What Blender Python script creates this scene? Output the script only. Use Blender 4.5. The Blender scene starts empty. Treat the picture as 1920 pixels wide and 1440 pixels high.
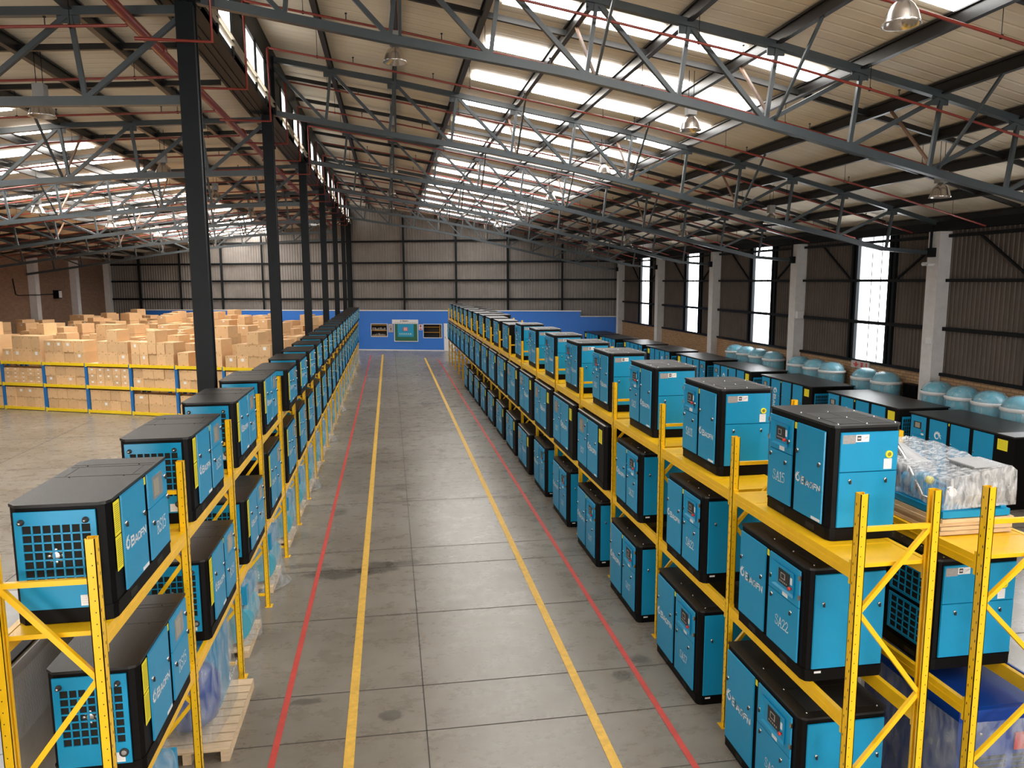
import bpy, math, random
from mathutils import Matrix, Vector
PI = math.pi
S = 1.25                      # metres per measured unit of the survey the numbers below are written in
scene = bpy.context.scene
COL = scene.collection

# ------------------------------------------------------------------ camera, world, exposure
CAM_RIGHT = Vector((0.98715639, -0.15971259, -0.00376087))
CAM_DOWN = Vector((-0.02530073, -0.13304874, -0.99078651))
CAM_FWD = Vector((0.1577407, 0.97815639, -0.13538076))
CAM_H = 4.6
cam_data = bpy.data.cameras.new('camera')
cam_data.sensor_width = 36.0
cam_data.lens = 1413.87 / 1920 * 36.0
cam_data.clip_start = 0.05
cam_data.clip_end = 400
cam = bpy.data.objects.new('camera', cam_data)
COL.objects.link(cam)
cam.matrix_world = Matrix((
    (CAM_RIGHT.x, -CAM_DOWN.x, -CAM_FWD.x, 0),
    (CAM_RIGHT.y, -CAM_DOWN.y, -CAM_FWD.y, 0),
    (CAM_RIGHT.z, -CAM_DOWN.z, -CAM_FWD.z, CAM_H * S),
    (0, 0, 0, 1)))
scene.camera = cam
world = bpy.data.worlds.new('overcast_sky')
scene.world = world
world.use_nodes = True
world.node_tree.nodes['Background'].inputs[0].default_value = (0.85, 0.93, 1.0, 1)
world.node_tree.nodes['Background'].inputs[1].default_value = 1.0
SKYLIGHT = 13.0               # brightness of the translucent roof sheets
NEARLIGHT = 13.0              # strength of two unseen glowing panels added behind the camera for frontal light
WALLLIGHT = 7.0               # brightness of the translucent wall sheets
scene.view_settings.view_transform = 'Standard'
scene.view_settings.look = 'None'
scene.view_settings.gamma = 1.0
scene.view_settings.exposure = 0.2
scene.view_settings.use_curve_mapping = False
scene.cycles.use_denoising = True
scene.cycles.max_bounces = 8
scene.cycles.diffuse_bounces = 5
scene.cycles.transparent_max_bounces = 12

def rnd(seed):
    return random.Random(seed)
ORD = ('first second third fourth fifth sixth seventh eighth ninth tenth eleventh twelfth thirteenth '
       'fourteenth fifteenth sixteenth seventeenth eighteenth nineteenth twentieth').split()
ORD += [t + u for t in ('twenty-', 'thirty-', 'forty-') for u in ORD[:9] + ['tenth']]

# ------------------------------------------------------------------ materials
def mat(name, col, rough=0.5, metal=0.0, noise=0.0, nscale=6.0, bump=0.0, bscale=30.0, emit=0.0, stretch=None,
        objvar=0.0, spec=0.5):
    m = bpy.data.materials.new(name)
    m.use_nodes = True
    nt = m.node_tree
    b = nt.nodes['Principled BSDF']
    b.inputs['Roughness'].default_value = rough
    b.inputs['Metallic'].default_value = metal
    b.inputs['Specular IOR Level'].default_value = spec
    c = (col[0], col[1], col[2], 1)
    b.inputs['Base Color'].default_value = c
    if noise or bump or objvar:
        tc = nt.nodes.new('ShaderNodeTexCoord')
        src = tc.outputs['Object']
        if stretch:
            mp = nt.nodes.new('ShaderNodeMapping')
            mp.inputs['Scale'].default_value = stretch
            nt.links.new(src, mp.inputs['Vector'])
            src = mp.outputs[0]
    last = None
    if noise:
        n = nt.nodes.new('ShaderNodeTexNoise')
        n.inputs['Scale'].default_value = nscale
        n.inputs['Detail'].default_value = 6
        n.inputs['Roughness'].default_value = 0.65
        nt.links.new(src, n.inputs['Vector'])
        r = nt.nodes.new('ShaderNodeMapRange')
        r.inputs['From Min'].default_value = 0.3
        r.inputs['From Max'].default_value = 0.7
        r.inputs['To Min'].default_value = 1 - noise
        r.inputs['To Max'].default_value = 1 + noise
        nt.links.new(n.outputs['Fac'], r.inputs['Value'])
        mx = nt.nodes.new('ShaderNodeVectorMath')
        mx.operation = 'SCALE'
        mx.inputs[0].default_value = col[:3]
        nt.links.new(r.outputs[0], mx.inputs['Scale'])
        last = mx.outputs[0]
    if objvar:
        oi = nt.nodes.new('ShaderNodeObjectInfo')
        r = nt.nodes.new('ShaderNodeMapRange')
        r.inputs['To Min'].default_value = 1 - objvar
        r.inputs['To Max'].default_value = 1 + objvar
        nt.links.new(oi.outputs['Random'], r.inputs['Value'])
        mx = nt.nodes.new('ShaderNodeVectorMath')
        mx.operation = 'SCALE'
        mx.inputs[0].default_value = col[:3]
        if last: nt.links.new(last, mx.inputs[0])
        nt.links.new(r.outputs[0], mx.inputs['Scale'])
        last = mx.outputs[0]
    if last: nt.links.new(last, b.inputs['Base Color'])
    if bump:
        n = nt.nodes.new('ShaderNodeTexNoise')
        n.inputs['Scale'].default_value = bscale
        n.inputs['Detail'].default_value = 4
        nt.links.new(src, n.inputs['Vector'])
        bp = nt.nodes.new('ShaderNodeBump')
        bp.inputs['Strength'].default_value = bump
        bp.inputs['Distance'].default_value = 0.02
        nt.links.new(n.outputs['Fac'], bp.inputs['Height'])
        nt.links.new(bp.outputs[0], b.inputs['Normal'])
    if emit:
        b.inputs['Emission Color'].default_value = c
        b.inputs['Emission Strength'].default_value = emit
    return m

BLUE = mat('blue_powder_coat', (0.004, 0.27, 0.50), 0.36, noise=0.04, nscale=2)
BLACK = mat('black_frame_coat', (0.0035, 0.003, 0.003), 0.5, spec=0.12)
LIDM = mat('black_textured_lid', (0.012, 0.0108, 0.010), 0.36, bump=0.2, bscale=120, spec=0.42)
MESHM = mat('black_wire_mesh', (0.015, 0.015, 0.015), 0.6)
YELL = mat('rack_yellow_paint', (0.90, 0.52, 0.012), 0.27, noise=0.05, nscale=5)
HOLE = mat('punched_hole', (0.01, 0.008, 0.005), 0.9)
YLAB = mat('yellow_sticker', (0.85, 0.72, 0.02), 0.5)
YTXT = mat('sticker_print', (0.25, 0.2, 0.02), 0.6)
WHITE = mat('white_print', (0.8, 0.8, 0.8), 0.5)
GREYLAB = mat('grey_plate', (0.33, 0.31, 0.3), 0.4, noise=0.2, nscale=60)
CHROME = mat('chrome_latch', (0.6, 0.6, 0.6), 0.22, metal=1.0)
RUBBER = mat('black_rubber', (0.02, 0.02, 0.02), 0.55)
REDB = mat('red_button', (0.6, 0.03, 0.02), 0.35)
SCREEN = mat('grey_lcd_screen', (0.32, 0.3, 0.24), 0.25)
GLASSD = mat('smoked_window', (0.2, 0.22, 0.23), 0.12)
STEEL = mat('blue_grey_steel', (0.038, 0.048, 0.053), 0.36, noise=0.12, nscale=3)
STEELD = mat('dark_charcoal_steel', (0.0065, 0.008, 0.0095), 0.45, noise=0.15, nscale=3, spec=0.14)
PURL = mat('dark_brown_purlin', (0.010, 0.009, 0.0085), 0.38, noise=0.15, nscale=2, spec=0.4)
RUST = mat('primer_brown_brace', (0.18, 0.1, 0.06), 0.6, noise=0.2, nscale=6)
PIPE = mat('red_sprinkler_paint', (0.20, 0.026, 0.016), 0.3)
CARD = mat('brown_cardboard', (0.70, 0.45, 0.235), 0.85, noise=0.06, nscale=5, objvar=0.13)
TAPE = mat('carton_tape', (0.42, 0.24, 0.11), 0.5)
CLAB = mat('white_carton_label', (0.85, 0.85, 0.82), 0.6)
RBLUE = mat('shelf_blue_paint', (0.02, 0.16, 0.45), 0.4)
RYEL = mat('shelf_yellow_paint', (0.88, 0.62, 0.02), 0.4)
GREY = mat('aluminium_grey_panel', (0.42, 0.425, 0.435), 0.42, metal=0.0, noise=0.08, nscale=9)
WOOD = mat('pale_pallet_wood', (0.60, 0.45, 0.29), 0.75, noise=0.18, nscale=7, stretch=(1, 6, 6))
PLY = mat('plywood', (0.66, 0.47, 0.27), 0.7, noise=0.25, nscale=5, stretch=(1, 1, 30))
TEAL = mat('teal_tank_paint', (0.07, 0.36, 0.48), 0.35)
DBLUE = mat('deep_blue_coat', (0.005, 0.045, 0.27), 0.3)
OFFB = mat('office_blue_wall', (0.03, 0.17, 0.60), 0.55, noise=0.04, nscale=1)
PLASTER = mat('white_painted_concrete', (0.62, 0.60, 0.59), 0.7, noise=0.08, nscale=4)
WTRIM = mat('white_trim', (0.72, 0.71, 0.7), 0.6)
GREEN = mat('green_board', (0.02, 0.12, 0.06), 0.6)
POSTER = mat('blue_poster', (0.01, 0.28, 0.5), 0.5)
REDP = mat('red_print', (0.6, 0.05, 0.04), 0.5)
PINK = mat('beige_notice', (0.5, 0.42, 0.4), 0.6)
SHELFO = mat('orange_shelf', (0.5, 0.24, 0.03), 0.5)
DARKIN = mat('dark_office_interior', (0.02, 0.016, 0.012), 0.6)
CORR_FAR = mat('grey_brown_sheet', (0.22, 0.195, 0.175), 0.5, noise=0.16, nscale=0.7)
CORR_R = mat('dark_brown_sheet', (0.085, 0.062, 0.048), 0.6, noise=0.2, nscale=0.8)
LREFL = mat('lamp_reflector', (0.55, 0.5, 0.46), 0.22, metal=0.9)
CAMW = mat('white_plastic', (0.7, 0.7, 0.7), 0.4)

def brick(name, c1, c2, mortar, horizontal_axis):
    m = bpy.data.materials.new(name)
    m.use_nodes = True
    nt = m.node_tree
    b = nt.nodes['Principled BSDF']
    b.inputs['Roughness'].default_value = 0.85
    tc = nt.nodes.new('ShaderNodeTexCoord')
    sp = nt.nodes.new('ShaderNodeSeparateXYZ')
    cb = nt.nodes.new('ShaderNodeCombineXYZ')
    nt.links.new(tc.outputs['Object'], sp.inputs[0])
    nt.links.new(sp.outputs[horizontal_axis], cb.inputs[0])
    nt.links.new(sp.outputs[2], cb.inputs[1])
    t = nt.nodes.new('ShaderNodeTexBrick')
    t.inputs['Scale'].default_value = 1.0
    t.inputs['Brick Width'].default_value = 0.29
    t.inputs['Row Height'].default_value = 0.105
    t.inputs['Mortar Size'].default_value = 0.012
    t.inputs['Color1'].default_value = c1
    t.inputs['Color2'].default_value = c2
    t.inputs['Mortar'].default_value = mortar
    nt.links.new(cb.outputs[0], t.inputs['Vector'])
    nt.links.new(t.outputs['Color'], b.inputs['Base Color'])
    return m
BRICK_R = brick('yellow_face_brick', (0.42, 0.25, 0.12, 1), (0.32, 0.18, 0.09, 1), (0.16, 0.10, 0.06, 1), 1)
BRICK_L = brick('brown_face_brick', (0.27, 0.15, 0.085, 1), (0.2, 0.11, 0.065, 1), (0.17, 0.12, 0.09, 1), 1)

def floor_mat():
    m = bpy.data.materials.new('worn_concrete')
    m.use_nodes = True
    nt = m.node_tree
    L = nt.links.new
    b = nt.nodes['Principled BSDF']
    tc = nt.nodes.new('ShaderNodeTexCoord')
    def noise(scale, detail=6, st=None, rough=0.6):
        n = nt.nodes.new('ShaderNodeTexNoise')
        n.inputs['Scale'].default_value = scale
        n.inputs['Detail'].default_value = detail
        n.inputs['Roughness'].default_value = rough
        if st:
            mp = nt.nodes.new('ShaderNodeMapping')
            mp.inputs['Scale'].default_value = st
            L(tc.outputs['Object'], mp.inputs[0]); L(mp.outputs[0], n.inputs['Vector'])
        else:
            L(tc.outputs['Object'], n.inputs['Vector'])
        return n.outputs['Fac']
    big = noise(0.35)
    fine = noise(2.0, 11, (0.8, 1.3, 1), 0.74)
    ramp = nt.nodes.new('ShaderNodeValToRGB')
    ramp.color_ramp.elements[0].position = 0.30
    ramp.color_ramp.elements[0].color = (0.150, 0.122, 0.090, 1)
    ramp.color_ramp.elements[1].position = 0.68
    ramp.color_ramp.elements[1].color = (0.275, 0.248, 0.210, 1)
    mixf = nt.nodes.new('ShaderNodeMath'); mixf.operation = 'ADD'
    mixf.inputs[1].default_value = 0
    s1 = nt.nodes.new('ShaderNodeMath'); s1.operation = 'MULTIPLY'; s1.inputs[1].default_value = 0.6
    s2 = nt.nodes.new('ShaderNodeMath'); s2.operation = 'MULTIPLY'; s2.inputs[1].default_value = 0.4
    L(big, s1.inputs[0]); L(fine, s2.inputs[0]); L(s1.outputs[0], mixf.inputs[0]); L(s2.outputs[0], mixf.inputs[1])
    L(mixf.outputs[0], ramp.inputs[0])
    cur = ramp.outputs[0]
    # long thin scuffs and tyre scratches
    for st, lo, hi, dk in (((9, 1.2, 1), .60, .70, .91), ((1.5, 12, 1), .60, .70, .92), ((30, 34, 1), .58, .72, .86)):
        scv = noise(1.1, 8, st, 0.7)
        mr = nt.nodes.new('ShaderNodeMapRange')
        mr.inputs['From Min'].default_value = lo; mr.inputs['From Max'].default_value = hi
        mr.inputs['To Min'].default_value = 1; mr.inputs['To Max'].default_value = dk
        L(scv, mr.inputs['Value'])
        sc = nt.nodes.new('ShaderNodeVectorMath'); sc.operation = 'SCALE'
        L(cur, sc.inputs[0]); L(mr.outputs[0], sc.inputs['Scale'])
        cur = sc.outputs[0]
    # oil stains: (x, y, radius_x, radius_y, darkness)
    wob = noise(2.4, 9, None, 0.75)
    for (x, y, rx, ry, dk) in ((-0.95, 11.75, .5, .28, .5), (-0.3, 11.9, .35, .3, .5), (0.15, 12.05, .4, .12, .4),
                               (-1.0, 8.05, .22, .07, .45), (-0.1, 7.62, .16, .13, .45), (2.6, 8.0, .14, .12, .4),
                               (2.9, 8.35, .16, .14, .4), (-1.1, 15.1, .2, .25, .35), (2.2, 15.5, .3, .1, .35),
                               (0.0, 16.6, .25, .1, .3), (1.3, 28.5, .3, .4, .3), (0.5, 28.6, .2, .35, .3),
                               (-1.55, 12.2, .5, .12, .4), (0.0, 16.9, .7, .1, .3)):
        mp = nt.nodes.new('ShaderNodeMapping')
        mp.vector_type = 'POINT'
        mp.inputs['Location'].default_value = (-x / rx, -y / ry, 0)
        mp.inputs['Scale'].default_value = (1 / (rx * S), 1 / (ry * S), 0)
        ln = nt.nodes.new('ShaderNodeVectorMath'); ln.operation = 'LENGTH'
        L(tc.outputs['Object'], mp.inputs[0]); L(mp.outputs[0], ln.inputs[0])
        ad = nt.nodes.new('ShaderNodeMath'); ad.operation = 'MULTIPLY_ADD'
        ad.inputs[1].default_value = 2.8
        L(wob, ad.inputs[0]); L(ln.outputs['Value'], ad.inputs[2])
        mr = nt.nodes.new('ShaderNodeMapRange')
        mr.interpolation_type = 'SMOOTHSTEP'
        mr.inputs['From Min'].default_value = 2.0; mr.inputs['From Max'].default_value = 2.45
        mr.inputs['To Min'].default_value = 1 - dk; mr.inputs['To Max'].default_value = 1
        L(ad.outputs[0], mr.inputs['Value'])
        sc = nt.nodes.new('ShaderNodeVectorMath'); sc.operation = 'SCALE'
        L(cur, sc.inputs[0]); L(mr.outputs[0], sc.inputs['Scale'])
        cur = sc.outputs[0]
    L(cur, b.inputs['Base Color'])
    rr = nt.nodes.new('ShaderNodeMapRange')
    rr.inputs['To Min'].default_value = 0.12; rr.inputs['To Max'].default_value = 0.46
    L(fine, rr.inputs['Value']); L(rr.outputs[0], b.inputs['Roughness'])
    bp = nt.nodes.new('ShaderNodeBump')
    bp.inputs['Strength'].default_value = 0.12; bp.inputs['Distance'].default_value = 0.01
    L(fine, bp.inputs['Height']); L(bp.outputs[0], b.inputs['Normal'])
    return m
FLOOR = floor_mat()
JOINT = mat('floor_joint', (0.05, 0.042, 0.035), 0.8)
LRED = mat('red_floor_paint', (0.55, 0.06, 0.045), 0.55, noise=0.14, nscale=7)
LYEL = mat('yellow_floor_paint', (0.72, 0.42, 0.055), 0.55, noise=0.2, nscale=9)

def sheet_mat():
    m = mat('cream_roof_sheet', (0.60, 0.51, 0.40), 0.6)
    nt = m.node_tree
    tc = nt.nodes.new('ShaderNodeTexCoord')
    w = nt.nodes.new('ShaderNodeTexWave')
    w.wave_type = 'BANDS'; w.bands_direction = 'Y'; w.wave_profile = 'SIN'
    w.inputs['Scale'].default_value = 0.9
    w.inputs['Distortion'].default_value = 0.0
    nt.links.new(tc.outputs['Object'], w.inputs['Vector'])
    r = nt.nodes.new('ShaderNodeMapRange')
    r.inputs['From Min'].default_value = 0.0; r.inputs['From Max'].default_value = 0.12
    r.inputs['To Min'].default_value = 0.0; r.inputs['To Max'].default_value = 1.0
    nt.links.new(w.outputs['Fac'], r.inputs['Value'])
    bp = nt.nodes.new('ShaderNodeBump')
    bp.inputs['Strength'].default_value = 0.35; bp.inputs['Distance'].default_value = 0.03
    nt.links.new(r.outputs[0], bp.inputs['Height'])
    nt.links.new(bp.outputs[0], nt.nodes['Principled BSDF'].inputs['Normal'])
    n = nt.nodes.new('ShaderNodeTexNoise'); n.inputs['Scale'].default_value = 0.7; n.inputs['Detail'].default_value = 5
    mp = nt.nodes.new('ShaderNodeMapping'); mp.inputs['Scale'].default_value = (0.3, 2.5, 1)
    nt.links.new(tc.outputs['Object'], mp.inputs[0]); nt.links.new(mp.outputs[0], n.inputs['Vector'])
    r2 = nt.nodes.new('ShaderNodeMapRange'); r2.inputs['To Min'].default_value = 0.82; r2.inputs['To Max'].default_value = 1.15
    nt.links.new(n.outputs['Fac'], r2.inputs['Value'])
    sc = nt.nodes.new('ShaderNodeVectorMath'); sc.operation = 'SCALE'; sc.inputs[0].default_value = (0.74, 0.655, 0.53)
    nt.links.new(r2.outputs[0], sc.inputs['Scale'])
    nt.links.new(sc.outputs[0], nt.nodes['Principled BSDF'].inputs['Base Color'])
    return m
SHEET = sheet_mat()
def glow(name, col, strength):
    m = bpy.data.materials.new(name)
    m.use_nodes = True
    nt = m.node_tree
    nt.nodes.remove(nt.nodes['Principled BSDF'])
    e = nt.nodes.new('ShaderNodeEmission')
    e.inputs[0].default_value = (*col, 1)
    e.inputs[1].default_value = strength
    nt.links.new(e.outputs[0], nt.nodes['Material Output'].inputs[0])
    return m
SKYL = glow('daylit_translucent_sheet', (1.0, 0.985, 0.96), SKYLIGHT)
WALLL = glow('daylit_wall_sheet', (0.97, 0.99, 1.0), WALLLIGHT)
NEARL = glow('added_doorway_glow', (1.0, 0.98, 0.95), NEARLIGHT)
CLERE = glow('daylit_clerestory_glass', (1.0, 0.98, 0.92), 2.5)

def wrap_mat(name, tint, opac, bscale=14, bstr=1.0):
    m = bpy.data.materials.new(name)
    m.use_nodes = True
    nt = m.node_tree
    L = nt.links.new
    p = nt.nodes['Principled BSDF']
    p.inputs['Base Color'].default_value = (*tint, 1)
    p.inputs['Roughness'].default_value = 0.12
    p.inputs['Specular IOR Level'].default_value = 0.9
    tr = nt.nodes.new('ShaderNodeBsdfTransparent')
    mx = nt.nodes.new('ShaderNodeMixShader')
    tc = nt.nodes.new('ShaderNodeTexCoord')
    n = nt.nodes.new('ShaderNodeTexNoise')
    n.inputs['Scale'].default_value = bscale; n.inputs['Detail'].default_value = 6; n.inputs['Distortion'].default_value = 0.5
    mp = nt.nodes.new('ShaderNodeMapping'); mp.inputs['Scale'].default_value = (1, 1, 0.35); mp.inputs['Rotation'].default_value = (0.4, 0.3, 0)
    L(tc.outputs['Object'], mp.inputs[0]); L(mp.outputs[0], n.inputs['Vector'])
    mr = nt.nodes.new('ShaderNodeMapRange')
    mr.inputs['From Min'].default_value = 0.35; mr.inputs['From Max'].default_value = 0.68
    mr.inputs['To Min'].default_value = opac * 0.4; mr.inputs['To Max'].default_value = min(1, opac * 1.8)
    L(n.outputs['Fac'], mr.inputs['Value']); L(mr.outputs[0], mx.inputs[0])
    bp = nt.nodes.new('ShaderNodeBump'); bp.inputs['Strength'].default_value = bstr; bp.inputs['Distance'].default_value = 0.03
    L(n.outputs['Fac'], bp.inputs['Height']); L(bp.outputs[0], p.inputs['Normal'])
    L(tr.outputs[0], mx.inputs[1]); L(p.outputs[0], mx.inputs[2])
    L(mx.outputs[0], nt.nodes['Material Output'].inputs[0])
    return m
WRAP = wrap_mat('clear_stretch_wrap', (0.58, 0.62, 0.65), 0.25, 9, 0.7)
WRAPT = wrap_mat('milky_tank_wrap', (0.42, 0.58, 0.64), 0.30, 7, 0.5)
WRAPW = wrap_mat('bright_plastic_cover', (0.9, 0.92, 0.95), 0.34, 18)
COLLAR = mat('white_foam_collar', (0.62, 0.62, 0.62), 0.4, bump=0.6, bscale=25)

# ------------------------------------------------------------------ mesh building
class MB:
    def __init__(s): s.v = []; s.f = []; s.mi = []; s.sm = []
    def face(s, pts, m=0, smooth=False):
        i = len(s.v); s.v += [tuple(p) for p in pts]
        s.f.append(tuple(range(i, i + len(pts)))); s.mi.append(m); s.sm.append(smooth)
    def mesh(s, vs, fs, m=0, smooth=False):
        i = len(s.v); s.v += [tuple(p) for p in vs]
        for f in fs:
            s.f.append(tuple(i + k for k in f)); s.mi.append(m); s.sm.append(smooth)
    def box(s, x0, y0, z0, x1, y1, z1, m=0):
        if x0 > x1: x0, x1 = x1, x0
        if y0 > y1: y0, y1 = y1, y0
        if z0 > z1: z0, z1 = z1, z0
        vs = [(x0, y0, z0), (x1, y0, z0), (x1, y1, z0), (x0, y1, z0), (x0, y0, z1), (x1, y0, z1), (x1, y1, z1), (x0, y1, z1)]
        s.mesh(vs, [(0, 3, 2, 1), (4, 5, 6, 7), (0, 1, 5, 4), (1, 2, 6, 5), (2, 3, 7, 6), (3, 0, 4, 7)], m)
        return s
    def prism(s, poly, z0, z1, m=0):            # poly in xy, counter-clockwise
        n = len(poly)
        vs = [(x, y, z0) for x, y in poly] + [(x, y, z1) for x, y in poly]
        fs = [tuple(reversed(range(n))), tuple(range(n, 2 * n))] + [(i, (i + 1) % n, n + (i + 1) % n, n + i) for i in range(n)]
        s.mesh(vs, fs, m)
        return s
    def bar(s, p0, p1, w, h, m=0, up=(0, 0, 1)):
        p0 = Vector(p0); p1 = Vector(p1); d = (p1 - p0).normalized(); up = Vector(up)
        if abs(d.dot(up)) > 0.98: up = Vector((0, 1, 0))
        r = d.cross(up).normalized(); u = r.cross(d).normalized()
        a = r * (w / 2); b = u * (h / 2)
        vs = [p0 - a - b, p0 + a - b, p0 + a + b, p0 - a + b, p1 - a - b, p1 + a - b, p1 + a + b, p1 - a + b]
        s.mesh(vs, [(0, 1, 2, 3), (7, 6, 5, 4), (0, 4, 5, 1), (1, 5, 6, 2), (2, 6, 7, 3), (3, 7, 4, 0)], m)
        return s
    def tube(s, pts, r, n=8, m=0):
        pts = [Vector(p) for p in pts]
        rings = []
        for i, p in enumerate(pts):
            d = (pts[min(i + 1, len(pts) - 1)] - pts[max(i - 1, 0)]).normalized()
            up = Vector((0, 0, 1)) if abs(d.z) < 0.95 else Vector((0, 1, 0))
            a = d.cross(up).normalized(); b = a.cross(d).normalized()
            rings.append([p + (a * math.cos(2 * PI * k / n) + b * math.sin(2 * PI * k / n)) * r for k in range(n)])
        vs = [q for R in rings for q in R]
        fs = [(i * n + k, i * n + (k + 1) % n, (i + 1) * n + (k + 1) % n, (i + 1) * n + k) for i in range(len(pts) - 1) for k in range(n)]
        s.mesh(vs, fs, m, True)
        s.mesh(rings[0], [tuple(range(n))], m); s.mesh(rings[-1], [tuple(reversed(range(n)))], m)
        return s
    def lathe(s, prof, c=(0, 0), n=20, m=0, wob=0, seed=0, axis='z'):
        R = rnd(seed); vs = []
        for (r, z) in prof:
            for k in range(n):
                a = 2 * PI * k / n; rr = r * (1 + wob * (R.random() - 0.5))
                x, y = rr * math.cos(a), rr * math.sin(a)
                vs.append((c[0] + x, c[1] + y, z) if axis == 'z' else ((c[0] + x, z, c[1] + y) if axis == 'y' else (z, c[0] + x, c[1] + y)))
        fs = [(i * n + k, i * n + (k + 1) % n, (i + 1) * n + (k + 1) % n, (i + 1) * n + k) for i in range(len(prof) - 1) for k in range(n)]
        s.mesh(vs, fs, m, True)
        return s
    def data(s, name, mats):
        me = bpy.data.meshes.new(name)
        me.from_pydata([(a * S, b * S, c * S) for a, b, c in s.v], [], s.f)
        if not isinstance(mats, (list, tuple)): mats = [mats]
        for m in mats: me.materials.append(m)
        me.polygons.foreach_set('material_index', s.mi)
        me.polygons.foreach_set('use_smooth', s.sm)
        me.update()
        return me

def link(name, data, parent=None, loc=(0, 0, 0), rz=0.0, label=None, cat=None, group=None, kind=None):
    o = bpy.data.objects.new(name, data)
    COL.objects.link(o)
    o.location = (loc[0] * S, loc[1] * S, loc[2] * S)
    if rz: o.rotation_euler = (0, 0, rz)
    if parent: o.parent = parent
    if label: o['label'] = label
    if cat: o['category'] = cat
    if group: o['group'] = group
    if kind: o['kind'] = kind
    return o
def struct(name, mb, mats, label=None):
    return link(name, mb.data(name, mats), kind='structure', label=label)
class P:                                          # a part: name, mesh, sub-parts
    def __init__(s, name, data, loc=(0, 0, 0), label=None, subs=None, rz=0):
        s.name = name; s.data = data; s.loc = loc; s.label = label; s.subs = subs or []; s.rz = rz
def spawn(name, parts, loc, rz, label, cat, group=None, keep=None):
    root = link(name, None, None, loc, rz, label, cat, group)
    root.empty_display_size = 0.2
    for p in parts:
        if keep and p.name not in keep: continue
        c = link(p.name, p.data, root, p.loc, p.rz, p.label)
        if keep: continue
        for q in p.subs: link(q.name, q.data, c, q.loc, q.rz, q.label)
    return root

# ------------------------------------------------------------------ lettering as stroked shapes (x, z) plane, facing -y
SANS = {'B': (1.0, [[(.1, 0), (.1, 1)], [(.1, .93), (.72, .93), (.84, .82), (.84, .64), (.72, .54), (.1, .54)], [(.72, .54), (.9, .42), (.9, .2), (.76, .07), (.1, .07)]]),
        'A': (1.0, [[(.04, 0), (.42, 1)], [(.58, 1), (.96, 0)], [(.42, .93), (.58, .93)], [(.22, .3), (.8, .3)]]),
        'O': (1.0, [[(.25, .07), (.1, .22), (.1, .78), (.25, .93), (.75, .93), (.9, .78), (.9, .22), (.75, .07), (.25, .07)]]),
        'F': (.9, [[(.1, 0), (.1, 1)], [(.1, .93), (.86, .93)], [(.1, .5), (.74, .5)]]),
        'N': (1.0, [[(.1, 0), (.1, 1)], [(.1, .95), (.9, .05)], [(.9, 0), (.9, 1)]])}
SERIF = {'S': (.62, [[(.52, .78), (.48, .93), (.32, .99), (.15, .93), (.09, .77), (.16, .62), (.45, .44), (.54, .27), (.46, .08), (.28, .01), (.12, .06), (.07, .24)]]),
         'A': (.72, [[(.1, 0), (.38, 1)], [(.38, 1), (.62, 0)], [(.2, .34), (.53, .34)], [(.0, .0), (.2, .0)], [(.5, .0), (.74, .0)]]),
         'R': (.7, [[(.16, 0), (.16, 1)], [(.05, .97), (.42, .97), (.56, .86), (.56, .64), (.42, .53), (.16, .53)], [(.36, .53), (.62, 0)], [(.05, 0), (.28, 0)], [(.56, 0), (.72, 0)]]),
         '1': (.44, [[(.24, 0), (.24, 1)], [(.08, .82), (.24, 1)], [(.1, 0), (.38, 0)]]),
         '2': (.6, [[(.08, .74), (.14, .92), (.3, .99), (.46, .9), (.48, .68), (.08, .03), (.54, .03), (.56, .16)]]),
         '5': (.6, [[(.5, .98), (.16, .98), (.12, .56), (.32, .63), (.5, .5), (.52, .26), (.4, .05), (.22, .0), (.08, .1)]]),
         '7': (.58, [[(.08, .84), (.08, .97), (.54, .97), (.24, 0)]]),
         '3': (.6, [[(.1, .86), (.28, .99), (.46, .88), (.44, .66), (.26, .55), (.48, .45), (.52, .2), (.34, .01), (.08, .12)]])}
def strokes(mb, lines, x, z, sx, sz, w, m=0, y=0.0, rot=False):
    for ln in lines:
        for (a, b), (c, d) in zip(ln[:-1], ln[1:]):
            p = Vector((x + a * sx, z + b * sz)); q = Vector((x + c * sx, z + d * sz))
            t = (q - p)
            if t.length < 1e-6: continue
            t.normalize(); nrm = Vector((-t.y, t.x)) * w / 2; e = t * w * 0.42
            pts = [p - nrm - e, q - nrm + e, q + nrm + e, p + nrm - e]
            mb.face([(u.y, y, -u.x) if rot else (u.x, y, u.y) for u in pts], m)
def swirl(mb, cx, cz, r, y=0.0, m=0, rot=False):
    for i in range(12):
        a0 = PI * 0.62 + i * 2 * PI / 12 * 0.97
        L = 0.50 + 0.50 * (1 - i / 11.0) ** 1.1
        pts = []
        for t in range(5):
            f = t / 4; rr = r * (0.36 + (L - 0.36) * f); a = a0 - 0.75 * f * L; w = r * 0.25 * (0.55 + 0.5 * math.sin(PI * min(1, f * 0.9 + 0.1)))
            pts.append((cx + rr * math.cos(a), cz + rr * math.sin(a), w, a))
        left = [(x - math.sin(a) * w / 2 * -1, z + math.cos(a) * w / 2 * -1) for x, z, w, a in pts]
        right = [(x + math.sin(a) * w / 2 * -1, z - math.cos(a) * w / 2 * -1) for x, z, w, a in pts]
        for k in range(4):
            q = [left[k], left[k + 1], right[k + 1], right[k]]
            mb.face([(u[1], y, -u[0]) if rot else (u[0], y, u[1]) for u in q], m)
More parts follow.
